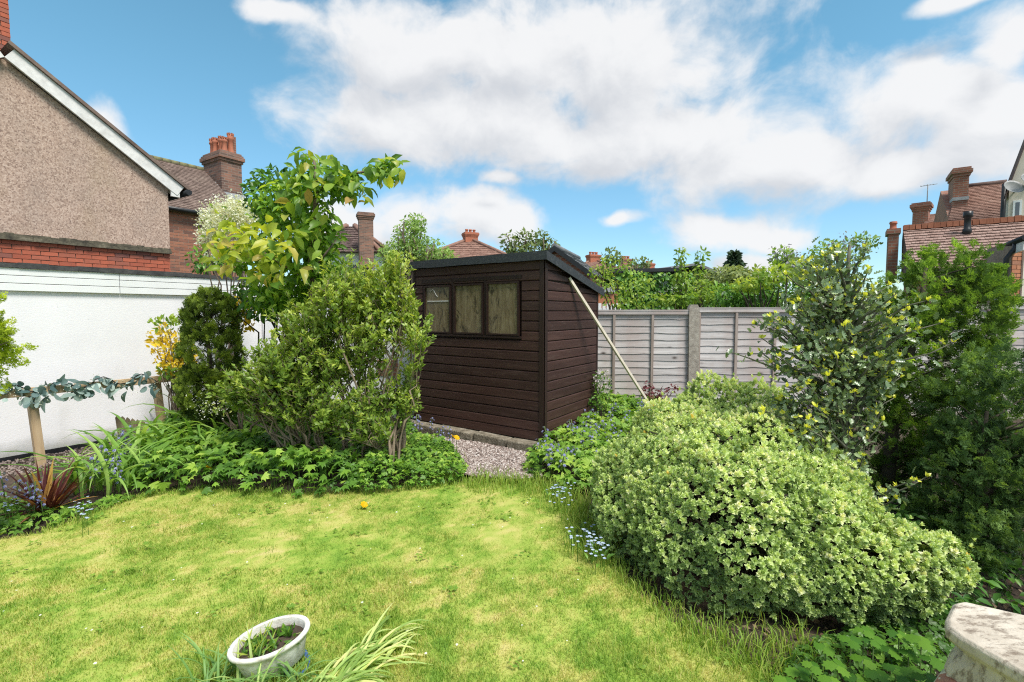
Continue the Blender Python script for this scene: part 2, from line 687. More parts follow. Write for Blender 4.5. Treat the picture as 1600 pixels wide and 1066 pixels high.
def wood_mat(name, dark, mid, light, knots=0.0, wear=None, knot_col=(.05, .03, .025), rough=.7, axis=0, hue=None, vary=.25, spec=.3, grain=26):
    """planks whose grain runs along one of their own axes, each plank a little different"""
    m, nt, bs, out = new_mat(name)
    st = [1.0, 1.0, 1.0]; st[axis] = .06
    v = coords(nt, tuple(st), True)
    f = tnoise(nt, v, grain, 6, .7, .3)
    c = ramp(nt, [(.25, dark), (.5, mid), (.75, light)], f)
    oi = N(nt, 'ObjectInfo')
    br = N(nt, 'MapRange'); br.inputs['To Min'].default_value = 1 - vary; br.inputs['To Max'].default_value = 1 + vary
    nt.links.new(oi.outputs['Random'], br.inputs['Value'])
    hs = N(nt, 'HueSaturation'); nt.links.new(br.outputs[0], hs.inputs['Value']); nt.links.new(c, hs.inputs['Color'])
    c = hs.outputs[0]
    if hue:
        v3 = coords(nt, (1, 1, 1), False)
        c = mixc(nt, ramp(nt, [(.45, (0, 0, 0)), (.7, (.8, .8, .8))], tnoise(nt, v3, 1.7, 3)), c, hue)
    if wear:
        st3 = [2.2, 2.2, 2.2]; st3[axis] = .35
        wv = coords(nt, tuple(st3), True)
        c = mixc(nt, ramp(nt, [(.54, (0, 0, 0)), (.72, (.75, .75, .75))], tnoise(nt, wv, 9, 7, .75)), c, wear)
    if knots:
        st2 = [1.0, 1.0, 1.0]; st2[axis] = .55
        v2 = coords(nt, tuple(st2), True)
        vo = N(nt, 'TexVoronoi', Scale=knots); nt.links.new(v2, vo.inputs['Vector'])
        k = ramp(nt, [(.06, (1, 1, 1)), (.15, (.25, .25, .25)), (.2, (0, 0, 0))], vo.outputs['Distance'])
        sepc = N(nt, 'SeparateColor'); nt.links.new(vo.outputs['Color'], sepc.inputs[0])
        gt = N(nt, 'Math', operation='GREATER_THAN'); gt.inputs[1].default_value = .6
        nt.links.new(sepc.outputs[0], gt.inputs[0])
        mu = N(nt, 'Math', operation='MULTIPLY'); nt.links.new(k, mu.inputs[0]); nt.links.new(gt.outputs[0], mu.inputs[1])
        c = mixc(nt, mu.outputs[0], c, knot_col)
    nt.links.new(c, bs.inputs['Base Color'])
    bs.inputs['Roughness'].default_value = rough
    bs.inputs['Specular IOR Level'].default_value = spec
    bump(nt, bs, f, .35, .004)
    return m


def brick_mat(name, stops):
    m, nt, bs, out = new_mat(name)
    oi = N(nt, 'ObjectInfo')
    c = ramp(nt, stops, oi.outputs['Random'])
    v = coords(nt, (1, 1, 1), True)
    f = tnoise(nt, v, 14, 5, .7)
    c = mixc(nt, ramp(nt, [(.4, (0, 0, 0)), (.75, (.35, .35, .35))], f), c, (.10, .06, .05))
    nt.links.new(c, bs.inputs['Base Color'])
    bs.inputs['Roughness'].default_value = .85
    bump(nt, bs, tnoise(nt, v, 60, 3), .4, .005)
    return m


def brick_pattern_mat(name, c1, c2, mortar, scale=1.0):
    """for brickwork too far away to tell the bricks apart"""
    m, nt, bs, out = new_mat(name)
    tc = N(nt, 'TexCoord')
    sx = N(nt, 'SeparateXYZ'); nt.links.new(tc.outputs['Object'], sx.inputs[0])
    ad = N(nt, 'Math', operation='ADD'); nt.links.new(sx.outputs[0], ad.inputs[0]); nt.links.new(sx.outputs[1], ad.inputs[1])
    cx = N(nt, 'CombineXYZ'); nt.links.new(ad.outputs[0], cx.inputs[0]); nt.links.new(sx.outputs[2], cx.inputs[1])
    b = N(nt, 'TexBrick', Scale=scale)
    b.inputs['Color1'].default_value = (*c1, 1); b.inputs['Color2'].default_value = (*c2, 1); b.inputs['Mortar'].default_value = (*mortar, 1)
    b.inputs['Brick Width'].default_value = .225; b.inputs['Row Height'].default_value = .075; b.inputs['Mortar Size'].default_value = .008
    b.inputs['Bias'].default_value = 0.1
    nt.links.new(cx.outputs[0], b.inputs['Vector'])
    f = tnoise(nt, tc.outputs['Object'], 2.5, 5)
    c = mixc(nt, ramp(nt, [(.4, (0, 0, 0)), (.7, (.5, .5, .5))], f), b.outputs[0], (.12, .08, .065))
    nt.links.new(c, bs.inputs['Base Color'])
    bs.inputs['Roughness'].default_value = .9
    bump(nt, bs, b.outputs['Fac'], -.3, .01)
    return m

R_ = random.Random(5)
M = {}
M['soil'] = noise_mat('soil', [(.3, (.035, .025, .018)), (.6, (.075, .055, .04)), (.8, (.12, .09, .065))], 9, .95, .8, 30, dist=.03)
M['meadow'] = noise_mat('meadow', [(.3, (.05, .09, .025)), (.7, (.1, .16, .04))], 1.5, .95, .5, 12)
M['gravel_base'] = noise_mat('gravel_base', [(.3, (.16, .11, .095)), (.7, (.34, .26, .23))], 40, .95, .8, 60)
M['shed_wood'] = wood_mat('shed_wood', (.03, .013, .0104), (.049, .0222, .0175), (.073, .036, .029), rough=.55, axis=0, vary=.25, spec=.35, wear=(.085, .055, .045), knots=3.0, knot_col=(.012, .006, .005))
M['shed_trim'] = wood_mat('shed_trim', (.017, .008, .0066), (.026, .0125, .01), (.04, .021, .017), rough=.5, axis=2, vary=.15, spec=.35)
M['shed_rail'] = wood_mat('shed_rail', (.017, .008, .0066), (.026, .0125, .01), (.04, .021, .017), rough=.5, axis=0, vary=.15, spec=.35)
M['felt'] = noise_mat('felt', [(.35, (.028, .033, .038)), (.6, (.045, .052, .058)), (.78, (.13, .135, .135))], 34, .75, .5, 180, detail=8)
M['fence_wood'] = wood_mat('fence_wood', (.32, .295, .285), (.47, .44, .43), (.6, .575, .565), knots=5.5, knot_col=(.08, .062, .055), rough=.9, axis=0, hue=(.38, .3, .275), vary=.17)
M['fence_batten'] = wood_mat('fence_batten', (.22, .17, .14), (.33, .265, .23), (.44, .38, .34), rough=.9, axis=2, vary=.15)
M['concrete'] = noise_mat('concrete', [(.3, (.2, .175, .145)), (.5, (.33, .295, .25)), (.75, (.46, .43, .37))], 14, .95, .6, 70)
M['new_timber'] = wood_mat('new_timber', (.3, .2, .115), (.42, .3, .18), (.52, .4, .26), rough=.75, axis=2, vary=.1)
M['new_timber_x'] = wood_mat('new_timber_x', (.3, .2, .115), (.42, .3, .18), (.52, .4, .26), rough=.75, axis=0, vary=.1)
M['pale_pole'] = wood_mat('pale_pole', (.52, .45, .35), (.66, .59, .48), (.76, .7, .6), rough=.6, axis=2, vary=.05)
M['old_stake'] = wood_mat('old_stake', (.13, .1, .06), (.21, .165, .1), (.3, .25, .16), rough=.9, axis=2, vary=.2)
M['white_pvc'] = noise_mat('white_pvc', [(.3, (.74, .75, .76)), (.7, (.8, .81, .82))], 3, .35, 0)
M['white_paint'] = noise_mat('white_paint', [(.3, (.55, .53, .51)), (.6, (.74, .72, .7))], 8, .5, .2)
M['black_edge'] = noise_mat('black_edge', [(.3, (.03, .03, .032)), (.7, (.085, .085, .085))], 12, .7, .4)
M['stone'] = noise_mat('stone', [(.3, (.1, .085, .06)), (.5, (.21, .18, .135)), (.72, (.36, .32, .26))], 11, .95, .9, 45, dist=.02, per_object=True)
M['brick_red'] = brick_mat('brick_red', [(0, (.36, .085, .045)), (.5, (.45, .115, .06)), (.85, (.34, .1, .06)), (1, (.2, .075, .06))])
M['brick_brown'] = brick_mat('brick_brown', [(0, (.3, .115, .07)), (.5, (.38, .165, .1)), (.8, (.28, .12, .08)), (1, (.14, .075, .06))])
M['brick_orange'] = brick_mat('brick_orange', [(0, (.4, .15, .075)), (.5, (.5, .21, .11)), (1, (.3, .13, .08))])
M['mortar'] = noise_mat('mortar', [(.3, (.2, .15, .12)), (.7, (.34, .27, .22))], 20, .95, .4)
M['far_brick'] = brick_pattern_mat('far_brick', (.36, .14, .085), (.27, .1, .065), (.3, .25, .2))
M['stack_brick'] = brick_pattern_mat('stack_brick', (.33, .15, .1), (.13, .075, .06), (.24, .19, .155))
M['terracotta'] = noise_mat('terracotta', [(.3, (.3, .1, .06)), (.7, (.45, .17, .1))], 9, .8, .2)
M['ridge_red'] = noise_mat('ridge_red', [(.3, (.28, .11, .065)), (.7, (.42, .17, .1))], 6, .85, .3, per_object=True)
M['tile_brown'] = noise_mat('tile_brown', [(.3, (.115, .08, .066)), (.55, (.19, .135, .112)), (.8, (.27, .21, .17))], 3.5, .9, .4, 40)
M['tile_red'] = noise_mat('tile_red', [(.3, (.16, .085, .065)), (.55, (.26, .15, .115)), (.8, (.33, .23, .185))], 3.0, .9, .4, 40)
M['tile_pink'] = noise_mat('tile_pink', [(.25, (.15, .1, .08)), (.5, (.29, .19, .16)), (.8, (.4, .3, .26))], 6.0, .9, .4, 40)
M['tile_dark'] = noise_mat('tile_dark', [(.3, (.085, .055, .05)), (.55, (.14, .095, .085)), (.8, (.22, .165, .15))], 4, .9, .4, 40)
M['slate'] = noise_mat('slate', [(.3, (.12, .125, .13)), (.7, (.24, .25, .26))], 5, .8, .3)
M['mossy'] = noise_mat('mossy', [(.35, (.15, .13, .1)), (.6, (.2, .2, .09)), (.75, (.3, .29, .11))], 12, .95, .5)
M['weathered_ledge'] = noise_mat('weathered_ledge', [(.35, (.05, .045, .035)), (.55, (.13, .115, .08)), (.75, (.26, .23, .17))], 9, .95, .6)
M['cream'] = noise_mat('cream', [(.3, (.56, .5, .42)), (.7, (.68, .62, .54))], 2, .9, .3, 120)
M['white_wall'] = noise_mat('white_wall', [(.3, (.68, .68, .67)), (.7, (.78, .78, .77))], 1.5, .9, .3, 90)
M['gutter'] = noise_mat('gutter', [(.3, (.015, .016, .018)), (.7, (.03, .032, .035))], 5, .35, 0)
M['grey_dish'] = noise_mat('grey_dish', [(.3, (.25, .255, .26)), (.7, (.33, .335, .34))], 5, .5, 0)
M['metal'] = noise_mat('metal', [(.3, (.22, .22, .22)), (.7, (.3, .3, .3))], 5, .4, 0)
M['lead'] = noise_mat('lead', [(.3, (.25, .26, .27)), (.7, (.4, .41, .42))], 8, .6, .2)


def mat_render_wall():
    m, nt, bs, out = new_mat('white_render')
    v = coords(nt)
    f = tnoise(nt, v, 1.3, 4)
    c = ramp(nt, [(.3, (.73, .72, .745)), (.7, (.81, .8, .825))], f)
    vs = coords(nt, (1, 1, .25))
    c = mixc(nt, ramp(nt, [(.58, (0, 0, 0)), (.8, (.3, .3, .3))], tnoise(nt, vs, 3.0, 6, .7)), c, (.5, .49, .46))
    c = mixc(nt, ramp(nt, [(.7, (0, 0, 0)), (.76, (.5, .5, .5))], tnoise(nt, v, 19, 2, .5)), c, (.45, .44, .42))
    # soil splash and algae along the foot of the wall
    sx = N(nt, 'SeparateXYZ'); nt.links.new(v, sx.inputs[0])
    hz = N(nt, 'Math', operation='MULTIPLY_ADD'); hz.inputs[1].default_value = .45; nt.links.new(tnoise(nt, v, 5, 6, .7), hz.inputs[0]); nt.links.new(sx.outputs[2], hz.inputs[2])
    c = mixc(nt, ramp(nt, [(.22, (.6, .6, .6)), (.42, (0, 0, 0))], hz.outputs[0]), c, (.33, .32, .25))
    nt.links.new(c, bs.inputs['Base Color'])
    bs.inputs['Roughness'].default_value = .8
    v2 = coords(nt, (.6, .6, 1.3))
    bump(nt, bs, tnoise(nt, v2, 55, 4, .6), .17, .01)
    return m


def mat_pebbledash():
    m, nt, bs, out = new_mat('pebbledash')
    v = coords(nt, (1, 1, .8))
    vo = N(nt, 'TexVoronoi', Scale=62.0); nt.links.new(v, vo.inputs['Vector'])
    sp = N(nt, 'SeparateColor'); nt.links.new(vo.outputs['Color'], sp.inputs[0])
    c = ramp(nt, [(0, (.23, .15, .118)), (.3, (.375, .262, .205)), (.65, (.45, .322, .255)), (1, (.56, .425, .345))], sp.outputs[0])
    v2 = coords(nt, (.8, .8, .5))
    lich = ramp(nt, [(.52, (0, 0, 0)), (.75, (.5, .5, .5))], tnoise(nt, v2, .9, 5, .65))
    c = mixc(nt, lich, c, (.32, .24, .13))
    dk = ramp(nt, [(.3, (.35, .35, .35)), (.55, (0, 0, 0))], tnoise(nt, v2, 2.3, 4, .6))
    c = mixc(nt, dk, c, (.25, .2, .17))
    nt.links.new(c, bs.inputs['Base Color'])
    bs.inputs['Roughness'].default_value = .95
    bump(nt, bs, vo.outputs['Distance'], -.8, .015)
    return m


def mat_dirty_pane():
    """brown dust, runs and dark smears on old panes"""
    m, nt, bs, out = new_mat('dirty_pane')
    v = coords(nt, (1, 1, .16), True)
    f = tnoise(nt, v, 26, 6, .7, .5)
    c = ramp(nt, [(.3, (.06, .042, .022)), (.45, (.15, .112, .06)), (.6, (.21, .165, .095)), (.8, (.31, .26, .17))], f)
    v2 = coords(nt, (1, 1, .45), True)
    st = ramp(nt, [(.53, (0, 0, 0)), (.63, (.92, .92, .92))], tnoise(nt, v2, 8, 5, .7, .9))
    c = mixc(nt, st, c, (.028, .022, .014))
    nt.links.new(c, bs.inputs['Base Color'])
    rr = N(nt, 'MapRange'); rr.inputs['To Min'].default_value = .08; rr.inputs['To Max'].default_value = .5
    nt.links.new(f, rr.inputs['Value']); nt.links.new(rr.outputs[0], bs.inputs['Roughness'])
    bs.inputs['Specular IOR Level'].default_value = .55
    return m


def mat_window():
    m, nt, bs, out = new_mat('window_glass')
    bs.inputs['Base Color'].default_value = (.09, .11, .13, 1)
    bs.inputs['Roughness'].default_value = .08
    bs.inputs['Specular IOR Level'].default_value = .7
    return m


M['white_render'] = mat_render_wall()
M['pebbledash'] = mat_pebbledash()
M['dirty_pane'] = mat_dirty_pane()
M['glass'] = mat_window()

# ------------------------------------------------------------------ ground and lawn
g = MB()
g.poly([(-300, -60, -.06), (300, -60, -.06), (300, 500, -.06), (-300, 500, -.06)])
setting('ground', g, M['meadow'])

bed = MB()
bed.poly([(-9.0, -3, -.045), (9.5, -3, -.045), (9.5, 8.2, -.045), (-2.5, 10.0, -.045), (-6.8, 3.4, -.045), (-9.0, 0.5, -.045)])
setting('soil_bed', bed, M['soil'])

# edge of the lawn, walked clockwise from the near left
LAWN_PX = [(0, 842), (60, 832), (130, 808), (200, 780), (240, 768), (330, 764), (470, 770), (560, 768), (640, 760), (735, 752),
           (800, 756), (862, 762), (905, 790), (928, 830), (955, 872), (1000, 920), (1055, 965), (1130, 1010), (1230, 1055), (1290, 1066)]
LAWN = [(-8.0, -2.5), (-6.2, 1.5)] + [tuple(G(x, y))[:2] for x, y in LAWN_PX] + [(1.2, .4), (1.3, -2.5)]


def turf_tint(x, y):
    big = vnoise(x * 1.1 + 7, y * 1.1 + 3, 1)
    mid = vnoise(x * 3.1, y * 3.1, 2)
    sm = vnoise(x * 9, y * 9, 3)
    fine = vnoise(x * 27, y * 27, 4)
    return np.clip(.585 + .2 * (big - .5) + .28 * (mid - .5) + .45 * (sm - .5) + .6 * (fine - .5), 0, 1)


TURF_STOPS = [(0, (.5, .43, .19)), (.25, (.44, .42, .13)), (.5, (.335, .39, .085)), (.75, (.225, .335, .05)), (1, (.14, .26, .035))]
M['turf'] = leaf_mat('turf', TURF_STOPS, .8, 0, .15, gain=1)
M['grass_blade'] = leaf_mat('grass_blade', TURF_STOPS, .5, .3, .25, gain=1.2)


def make_lawn():
    # a fine net of triangles cut to the lawn's outline
    st = .045
    xs = np.arange(-8.1, 2.4, st); ys = np.arange(-2.6, 5.4, st)
    X, Y = np.meshgrid(xs, ys, indexing='ij')
    ok = in_poly(X.ravel(), Y.ravel(), LAWN).reshape(X.shape)
    Z = .012 * (vnoise(X * 1.7, Y * 1.7, 9) - .5) + .006 * (vnoise(X * 12, Y * 12, 10) - .5)
    V = np.stack([X, Y, Z], -1).reshape(-1, 3)
    idx = np.arange(V.shape[0]).reshape(X.shape)
    c = ok[:-1, :-1] & ok[1:, :-1] & ok[1:, 1:] & ok[:-1, 1:]
    a, b, d, e = idx[:-1, :-1][c], idx[1:, :-1][c], idx[1:, 1:][c], idx[:-1, 1:][c]
    F = np.concatenate([np.stack([a, b, d], 1), np.stack([a, d, e], 1)])
    fm = FM()
    fm.add(V, F, turf_tint(V[:, 0], V[:, 1]) - .04)
    o = fm.build('lawn', M['turf'], None, 'structure', smooth=True)
    return o


make_lawn()

GRAVEL = [tuple(G(x, y))[:2] for x, y in [(640, 680), (700, 688), (760, 697), (850, 716), (846, 750), (800, 752), (742, 748), (690, 738)]]
gm = MB()
gm.poly([(x, y, .022) for x, y in reversed(GRAVEL)])
setting('gravel_path', gm, M['gravel_base'])

# ------------------------------------------------------------------ white garage beside the plot
GAR_ROT = math.radians(57.5)          # its long wall, and the house behind, run this way
g0 = G(0, 717.6)
garage = thing('garage', 'long white rendered garage with white board fascia and thin black roof edge', 'garage', (g0.x, g0.y, 0), GAR_ROT)
XA, XB = -3.0, 4.45                    # along the wall
zt = on_plane(garage, 0, 413, 0)[1]
zf = on_plane(garage, 0, 454.5, 0)[1]
m = MB(); m.box((XA, 0, -.1), (XB, 4.4, zf + .02)); m.build('wall', M['white_render'], garage)
m = MB(); m.box((XA, .03, zf + .02), (XB, 4.37, zt - .02)); m.build('inner_wall', M['white_paint'], garage)
hb = (zt - .03 - zf) / 3
for i in range(3):
    for (xa, xb) in ((XA, 1.13), (1.136, XB + .02)):
        m = MB(); m.box((xa, -.035, zf + i * hb + .004), (xb, -.006, zf + (i + 1) * hb - .002))
        m.build('fascia_board', M['white_pvc'], garage, bevel=.003)
m = MB(); m.box((XA - .03, -.05, zt - .032), (XB + .05, 4.45, zt)); m.build('roof', M['felt'], garage)
m = MB()
for k in range(30):
    x = XA + (XB - XA) * k / 30; w = (XB - XA) / 30
    m.box((x, -.052, zt - .03 + R_.uniform(-.006, .006)), (x + w, .05, zt + .022 + R_.uniform(-.008, .008)))
m.build('roof_edge', M['black_edge'], garage)
m = MB(); m.box((XA, -.012, -.08), (XB, -.003, .012)); m.build('base_band', M['gutter'], garage)

# ------------------------------------------------------------------ brickwork helper
BRICKS = {}


def brick_mesh(mat, half=False):
    key = (mat.name, half)
    if key not in BRICKS:
        BRICKS[key] = []
        for i in range(3):
            m = MB(); w = .0525 if half else .1075
            m.box((-w, -.012, -.0325), (w, .05, .0325), jit=.0022, rng=R_)
            BRICKS[key].append(m.mesh('brick', mat))
    return R_.choice(BRICKS[key])


def brick_field(parent, x0, x1, z0, z1, y, mat):
    """courses of single bricks on an upright plane of the parent's axes; ends flush at x1"""
    k = max(1, round((x1 - x0) / .225)); x0 = x1 - k * .225
    for r in range(int((z1 - z0) / .075)):
        z = z0 + .0375 + r * .075
        if r % 2 == 0: row = [(x0 + .1125 + .225 * i, False) for i in range(k)]
        else: row = [(x0 + .055, True)] + [(x0 + .225 * i, False) for i in range(1, k)] + [(x1 - .055, True)]
        for x, half in row:
            o = link('brick', brick_mesh(mat, half), parent)
            o.location = (x, y, z)
            o.rotation_euler = (R_.uniform(-.01, .01), R_.uniform(-.006, .006), R_.uniform(-.008, .008))


def tiles(parent, a, b, c, d, rows, cols, mat, name='tiles', lift=.02):
    """a, b = eave corners, d, c = the ridge above them: overlapping roof tiles as one part"""
    a, b, c, d = map(Vector, (a, b, c, d))
    n = (b - a).cross(d - a).normalized()
    if n.z < 0: n = -n
    m = MB()
    for r in range(rows):
        t0, t1 = r / rows, min((r + 1.12) / rows, 1.0)
        l0, r0, l1, r1 = a.lerp(d, t0), b.lerp(c, t0), a.lerp(d, t1), b.lerp(c, t1)
        off = .5 / cols if r % 2 else 0
        for k in range(cols + (1 if r % 2 else 0)):
            u0 = max(0, k / cols - off); u1 = min(1, (k + .95) / cols - off)
            if u1 - u0 < .2 / cols: continue
            up = lift * R_.uniform(.75, 1.3)
            p = [l0.lerp(r0, u0), l0.lerp(r0, u1), l1.lerp(r1, u1), l1.lerp(r1, u0)]
            q = [p[0] + n * up, p[1] + n * up, p[2] + n * .004, p[3] + n * .004]
            v0 = len(m.v)
            m.v += [tuple(x) for x in q] + [tuple(p[0]), tuple(p[1])]
            m.f += [[v0, v0 + 1, v0 + 2, v0 + 3], [v0 + 4, v0 + 5, v0 + 1, v0]]; m.s += [False, False]
    return m.build(name, mat, parent, kind='stuff')


def pot(parent, x, y, z, r, h, mat, crown=True):
    m = MB()
    m.lathe([(r * 1.15, 0), (r * 1.0, h * .12), (r * .82, h * .3), (r * .8, h * .68), (r * 1.05, h * .76), (r * 1.05, h * .82), (r * .88, h * .88), (r * .95, h), (r * .7, h), (r * .65, h * .6)], (x, y, z), 10)
    if crown:
        for k in range(8):
            a = 2 * math.pi * k / 8
            m.box((x + r * .82 * math.cos(a) - .02, y + r * .82 * math.sin(a) - .02, z + h * .97), (x + r * .82 * math.cos(a) + .02, y + r * .82 * math.sin(a) + .02, z + h * 1.07))
    return m.build('chimney_pot', mat, parent)


# ------------------------------------------------------------------ pebbledashed gable house behind the garage
d_ = ray(268, 395)
nn = Vector((.843, -.537, 0))
yy = -11.0 / (nn.x * d_.x + nn.y)
hp = P(268, 395, yy)
house = thing('gable_house', 'tall pebbledashed gable house with white bargeboard and red brick base band', 'house', (hp.x, hp.y, 0), GAR_ROT)
ex, ez = on_plane(house, 262, 296, 0)
ax, az_ = on_plane(house, 4, 92, 0)
sx_, sz_ = on_plane(house, 200, 389, 0)
XL = 2 * ax - ex                     # the other eave
m = MB(); m.prism([(XL, 0, sz_), (ex, 0, sz_), (ex, 0, ez), (ax, 0, az_), (XL, 0, ez)], (0, 8, 0)); m.build('wall', M['pebbledash'], house)
m = MB(); m.box((XL + .02, .03, 0), (ex - .02, 7.9, sz_ - .002)); m.build('base_wall', M['mortar'], house)
brick_field(house, -5.6, ex - .005, sz_ - .075 * 8 - .02, sz_ - .015, .018, M['brick_red'])
m = MB()
for k in range(40):
    w = (ex - XL) / 40; x = XL + k * w
    m.box((x, -.055 + R_.uniform(-.01, .01), sz_ - .03), (x + w, .02, sz_ + .03 + R_.uniform(-.012, .012)))
    m.box((x, -.03 + R_.uniform(-.01, .01), sz_ + .025), (x + w, .02, sz_ + .075 + R_.uniform(-.012, .012)))
m.build('string_course', M['weathered_ledge'], house)
sl = Vector((ax - ex, 0, az_ - ez)); sl_n = sl.normalized(); up_n = Vector((-sl_n.z, 0, sl_n.x))
if up_n.z < 0: up_n = -up_n
for sgn in (1, -1):
    def mir(p):
        return Vector((p[0] if sgn == 1 else 2 * ax - p[0], p[1], p[2]))
    foot = Vector((ex, 0, ez)) - sl_n * .16; top = Vector((ax, 0, az_)) + sl_n * (.0)
    o_ = [foot - up_n * .02, foot + up_n * .2, top + up_n * .2, top - up_n * .0]
    if sgn == -1: o_ = o_[::-1]
    bb = MB(); bb.prism([mir(p + Vector((0, -.11, 0))) for p in o_], (0, .045, 0)); bb.build('bargeboard', M['white_paint'], house)
    so = MB(); so.prism([mir(p + Vector((0, -.06, 0))) for p in [foot + up_n * .05, foot + up_n * .19, top + up_n * .19, top + up_n * .05]], (0, .3, 0)); so.build('soffit', M['white_paint'], house)
    rf = MB(); rf.prism([mir(p + Vector((0, -.15, 0))) for p in [foot + up_n * .205 - sl_n * .08, foot + up_n * .26 - sl_n * .08, top + up_n * .26 + sl_n * .1, top + up_n * .205 + sl_n * .1]], (0, 8.3, 0))
    ro = rf.build('roof', M['tile_brown'], house)
gu = MB(); gu.tube([Vector((ex, y, ez)) - sl_n * .26 + up_n * .15 for y in (-.2, 8.1)], .06, 8); gu.build('gutter', M['gutter'], house)
fk = MB(); fk.box((ex + .02, -.1, ez - .14), (ex + .17, -.055, ez + .03)); fk.build('box_end', M['white_paint'], house)
# chimney on the ridge
cx1, cz1 = on_plane(house, 20, 80, .5)
m = MB(); m.box((cx1 - .92, .5, az_ - .4), (cx1 - .02, 1.1, az_ + 1.9)); stk = m.build('chimney', M['mortar'], house)
m = MB(); m.box((cx1 - .98, .44, az_ + 1.9), (cx1 + .04, 1.16, az_ + 2.05)); m.build('cap', M['brick_red'], stk)
brick_field(stk, cx1 - .92, cx1 - .02, az_ - .12, az_ + 1.88, .49, M['brick_red'])

# ------------------------------------------------------------------ brick wing further back with the big chimney
yy = -14.0 / (nn.x * ray(268, 322).x + nn.y)
hp2 = P(268, 322, yy)
wing = thing('brick_house', 'brown brick house wing with mossy tiled roof and large brick chimney stack', 'house', (hp2.x, hp2.y, 0), GAR_ROT)
ez2 = hp2.z
rx0, rz2 = on_plane(wing, 215, 242, 2.5)
xe = on_plane(wing, 388, 330, 0)[0]
m = MB(); m.prism([(-6, .03, 0), (-6, .03, ez2), (-6, 2.5, rz2 - .05), (-6, 5, ez2), (-6, 5, 0)], (xe + 5.9, 0, 0)); m.build('wall', M['stack_brick'], wing)
m = MB(); m.box((-.3, .012, 1.6), (xe - .1, .029, ez2)); m.build('mortar_face', M['mortar'], wing)
brick_field(wing, -.3, 1.6, 2.3, ez2 - .1, .02, M['brick_brown'])
tiles(wing, (-4, -.12, ez2 - .06), (xe, -.12, ez2 - .06), (xe, 2.5, rz2), (-4, 2.5, rz2), 30, 62, M['tile_brown'], lift=.018)
m = MB(); m.prism([(-4.1, -.1, ez2 - .07), (-4.1, 2.5, rz2 - .03), (-4.1, 5.1, ez2 - .07), (-4.1, 5.0, ez2 - .14), (-4.1, 2.5, rz2 - .1), (-4.1, 0, ez2 - .14)], (xe + 4.1, 0, 0)); m.build('roof', M['tile_brown'], wing)
for k in range(26):
    x = -4 + (xe + 4) * k / 26; w = (xe + 4) / 26
    m = MB(); m.tube([(x + .005, 2.5, rz2 + .0), (x + w * .96, 2.5, rz2 + .0)], .085, 8); m.build('ridge_tile', M['mossy'], wing)
m = MB(); m.tube([(-1, -.17, ez2 - .09), (xe, -.17, ez2 - .09)], .055, 8); m.build('gutter', M['gutter'], wing)
cx0 = on_plane(wing, 343, 270, 2.3)[0]
m = MB(); m.box((cx0 - .12, 1.95, rz2 - 1.2), (cx0 + .52, 3.05, rz2 + .4)); stk = m.build('chimney', M['stack_brick'], wing)
for (e, z0, z1) in ((.04, .2, .28), (.08, .28, .4), (.05, .4, .46), (.01, .46, .52)):
    m = MB(); m.box((cx0 - .12 - e, 1.95 - e, rz2 + z0 + .1), (cx0 + .52 + e, 3.05 + e, rz2 + z1 + .1)); m.build('corbel', M['stack_brick'], stk, bevel=.006)
for (yk, xk, h, r) in ((2.05, .06, .42, .085), (2.3, .1, .5, .1), (2.55, .02, .48, .09), (2.8, .08, .5, .11), (2.15, .3, .62, .1), (2.95, .35, .55, .1)):
    o = pot(stk, cx0 + xk, yk, rz2 + .6, r, h, M['terracotta'])
m = MB(); m.box((cx0 + .34, 2.2, rz2 + .6), (cx0 + .5, 2.46, rz2 + 1.22)); m.build('square_flue', M['far_brick'], stk)
m = MB()
for k in range(7):
    m.box((cx0 - .15, 1.62 + k * .11, rz2 - 1.0 + k * .09), (cx0 + .54, 1.73 + k * .11, rz2 - .88 + k * .09))
m.build('lead_flashing', M['lead'], stk)

# white end wall that closes the plot between the garage and the shed
e0 = Vector((g0.x, g0.y, 0)) + Vector((math.cos(GAR_ROT), math.sin(GAR_ROT), 0)) * (XB + .02)
a_ = P(470, 640, 7.55); b_ = P(652, 640, 7.35)
ww = thing('white_wall', 'low white painted wall glimpsed behind the twiggy shrub and the shed', 'wall', (a_.x, a_.y, 0), math.atan2(b_.y - a_.y, b_.x - a_.x))
ln = (b_ - a_).xy.length
m = MB(); m.box((-.6, 0, -.06), (ln, .14, 1.72)); m.build('wall', M['white_render'], ww)
m = MB(); m.box((-.62, -.03, 1.722), (ln + .02, .17, 1.78)); m.build('coping', M['black_edge'], ww)
m = MB(); m.box((ln - .62, -.02, .62), (ln - .3, -.002, .86)); m.build('brick_patch', M['far_brick'], ww)

# ------------------------------------------------------------------ the shed
SH_ROT = math.radians(-34.5)
c0 = P(850, 694, 5.38)
BASE = .13
shed = thing('garden_shed', 'dark brown timber garden shed with sloping felt roof and three dirty windows', 'shed', (c0.x, c0.y, BASE), SH_ROT)
SW, SD = 2.055, 1.38
HF = on_plane(shed, 846, 406, 0)[1]            # height of the front wall above the base
HF = HF + .03
HB = HF - .33


def roof_z(y):
    return HF + (HB - HF) * y / SD


PITCHB = .1145
NB = int(HF / PITCHB) + 1
# window openings on the front, read off the picture
wins = []
for (xa, xb, ya, yb) in ((664.5, 706.5, 447, 521.8), (710.8, 757, 443.5, 522.0), (761.8, 813, 439.5, 522.6)):
    xl = on_plane(shed, xa, 480, 0)[0]; xr = on_plane(shed, xb, 480, 0)[0]
    z1 = on_plane(shed, (xa + xb) / 2, ya, 0)[1]; z0 = on_plane(shed, (xa + xb) / 2, yb, 0)[1]
    wins.append([xl, xr, z0, z1])
wz0 = sum(w[2] for w in wins) / 3; wz1 = sum(w[3] for w in wins) / 3
wx0, wx1 = wins[0][0], wins[2][1]


